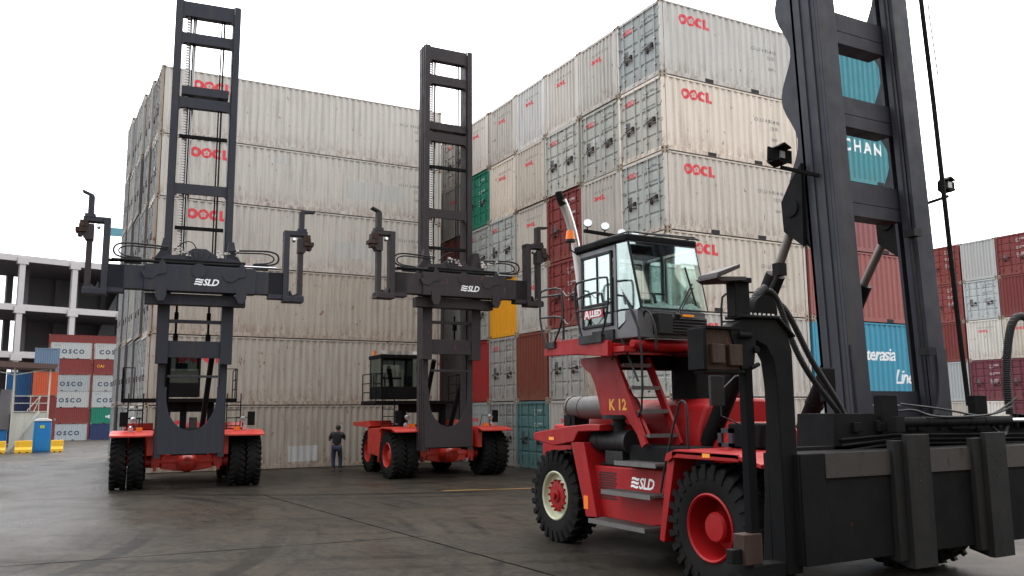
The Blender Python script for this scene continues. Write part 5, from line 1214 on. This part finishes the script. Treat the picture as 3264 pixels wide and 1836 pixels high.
    skin('jeans', ['pel', 'hl', 'kl', 'al', 'hr', 'kr', 'ar'], 1.03, jean, root, .010)
    h = MB(); h.lathe([(.001, 1.765), (.05, 1.755), (.085, 1.72), (.098, 1.67), (.094, 1.62), (.08, 1.60)], (.04, .015, 0), 'z', 18, closed=False); h.build('hair', hairm, root)
    for s, x, y in ((-1, -.12, .05), (1, .155, .07)):
        h = MB(); h.prism([(y - .13, .0), (y + .14, 0), (y + .15, .04), (y + .05, .08), (y - .08, .11), (y - .13, .09)], 'x', x - .05, x + .05); h.build('shoe', shoe, root, .015)
    return root
person((10.03, 32.3, 0), R(-18))

# ---------------------------------------------------------------- far left: building, canopy, toilet, barriers
def rotz(cx, cy, a):
    def T(v):
        x, y = v.x - cx, v.y - cy
        return Vector((cx + x * math.cos(a) - y * math.sin(a), cy + x * math.sin(a) + y * math.cos(a), v.z))
    return T
bld = empty('concrete_frame_building', (0, 190, gz(165)), 0, 'white concrete frame building with open dark floors behind the left container piles', 'building')
K = 190 / 125
zt = [(h - 2.23) * K + 2.23 - gz(165) for h in (9.9, 15.85, 22.1)]
T = rotz(0, 0, R(16))
xs_ = [-3.05 * K + i * 6.25 * K for i in range(-3, 6)]
for x in xs_:
    m = MB(T); m.box((x - .5, -.5, 0), (x + .5, .5, zt[2]))
    for z in zt: m.box((x - .95, -.62, z - 1.5), (x + .95, .5, z - .2))
    m.build('column', M_CONC, bld)
for z in zt:
    m = MB(T); m.box((xs_[0], -.3, z - .95), (xs_[-1], .3, z + .25)); m.build('edge_beam', M_CONC, bld)
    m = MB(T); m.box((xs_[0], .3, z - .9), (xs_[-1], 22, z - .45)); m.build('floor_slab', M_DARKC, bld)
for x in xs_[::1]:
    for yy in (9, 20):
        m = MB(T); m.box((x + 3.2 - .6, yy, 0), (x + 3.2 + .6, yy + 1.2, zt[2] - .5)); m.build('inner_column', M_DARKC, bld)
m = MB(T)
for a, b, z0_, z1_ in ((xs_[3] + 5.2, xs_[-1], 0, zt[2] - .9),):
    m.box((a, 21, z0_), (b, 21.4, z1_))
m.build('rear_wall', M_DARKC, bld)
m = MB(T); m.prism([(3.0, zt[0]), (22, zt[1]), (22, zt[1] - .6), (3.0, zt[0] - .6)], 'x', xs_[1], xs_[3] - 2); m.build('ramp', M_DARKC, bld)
# pale arched hall
hall = empty('arched_hall', (11.5, 212, gz(165)), 0, 'pale arched hall roof with a teal gable edge rising behind the concrete frame', 'building')
m = MB(); n_ = 16
arc = [(-3.6 + 0, 0)] + [(-3.6 + 22 * (1 - math.cos(R(90 * i / n_))), 46 * math.sin(R(90 * i / n_)) * .98 + 0) for i in range(1, n_ + 1)] + [(30, 45), (30, 0)]
m.prism([(a, b) for a, b in arc], 'y', 0, 30); m.build('hall_wall', paint('pale_cladding', (.36, .38, .385), .6, .15, 0), hall)
m = MB(); m.box((-.2, -.8, 44.4), (24, 0, 46.2)); m.build('gable_edge', paint('teal_trim', (.10, .26, .30), .5, .1, 0), hall)
# canopy over a sheeted hut
g0 = gz(70); cn = empty('canopy_hut', (0, 70, g0), 0, 'cream sheeted hut under a brown canopy roof, with a railed upper deck and diagonal stair', 'hut')
def cz(z): return z - g0
m = MB(); m.prism([(-5.2, cz(6.08)), (1.05, cz(5.78)), (1.05, cz(5.70)), (.9, cz(5.45)), (-5.2, cz(5.60))], 'y', -.4, 3.8); m.build('roof', M_SROOF, cn)
m = MB(); m.box((-1.68, 0, 0), (.62, 2.4, cz(2.38))); m.build('hut_wall', M_SHED, cn)
m = MB()
for x in (-1.62, .60):
    for y in (-.06, 2.4): m.box((x - .05, y, 0), (x + .05, y + .1, cz(5.55)))
for x0_, z0_, x1_, z1_ in ((-1.62, 5.0, .6, 5.45), (-1.62, 5.0, -3.8, 5.5), (-.3, 2.4, .1, 3.5)):
    m.bar((x0_, -.02, cz(z0_)), (x1_, -.02, cz(z1_)), .06, .06)
m.build('post', M_SHED, cn)
m = MB()
for z in (2.42, 3.0, 3.5): m.box((-1.62, -.09, cz(z)), (.6, -.04, cz(z) + .05))
for x in (-.55, -.02): m.box((x, -.09, cz(2.4)), (x + .05, -.04, cz(3.5)))
m.build('railing', M_SHED, cn)
m = MB(); m.bar((.05, -.25, cz(2.45)), (-1.65, -.25, cz(-.2)), .07, .16); m.bar((.05, -.25, cz(3.5)), (-.7, -.25, cz(2.5)), .05, .06); m.build('stair', M_SHED, cn)
m = MB(); m.box((-2.4, .5, cz(1.2)), (-1.75, 2.4, cz(4.0))); m.box((-4.5, .6, 0), (-2.3, 3, cz(3.6))); m.box((-2.3, .6, 0), (-1.9, 3, cz(4.0)), 1); m.build('side_panel', [M_DARKC, M_BLUEP], cn)
tz = gz(68)
wc = empty('portable_toilet', (.33, 68, tz), 0, 'blue portable toilet with white domed roof standing in front of the cream hut', 'portable toilet')
m = MB(); m.prism([(-.58, 0), (.58, 0), (.52, 2.1), (-.52, 2.1)], 'y', 0, 1.1); m.build('cabin', M_BLUEP, wc, .03)
m = MB(); m.prism([(-.56, 2.1), (.56, 2.1), (.50, 2.2), (.25, 2.28), (-.25, 2.28), (-.50, 2.2)], 'y', -.05, 1.15); m.build('roof', M_LWHITE, wc, .02)
m = MB(); m.box((-.42, -.02, .1), (.42, .0, 1.95)); m.build('door', M_BLUEP, wc, .01)
m = MB(); m.box((-.15, -.035, 1.62), (.12, -.02, 1.82)); m.build('sign', paint('yellow_green_sign', (.45, .5, .05), .5, .5, 0), wc)
for x0_, x1_, lb in ((-1.28, -.18, 'yellow moulded road barrier in front of the cream hut'), (.85, 1.68, 'yellow moulded road barrier to the right of the blue toilet'), (-2.7, -1.72, 'yellow moulded road barrier at the left edge of the photo')):
    b = MB(); y0_ = 67.2; w = x1_ - x0_
    b.prism([(-.30, 0), (.30, 0), (.28, .22), (.14, .38), (.10, .80), (-.10, .80), (-.14, .38), (-.28, .22)], 'x', .04, w - .04)
    for i in range(2): b.box((w * (.25 + .4 * i), -.31, 0), (w * (.25 + .4 * i) + .14, .31, .07), 1)
    o = b.build('road_barrier', [M_YEL, M_BLACK], None, .02); o.location = (x0_, y0_, gz(67.2)); o['label'] = lb; o['category'] = 'barrier'; o['group'] = 'yellow barriers round the hut'
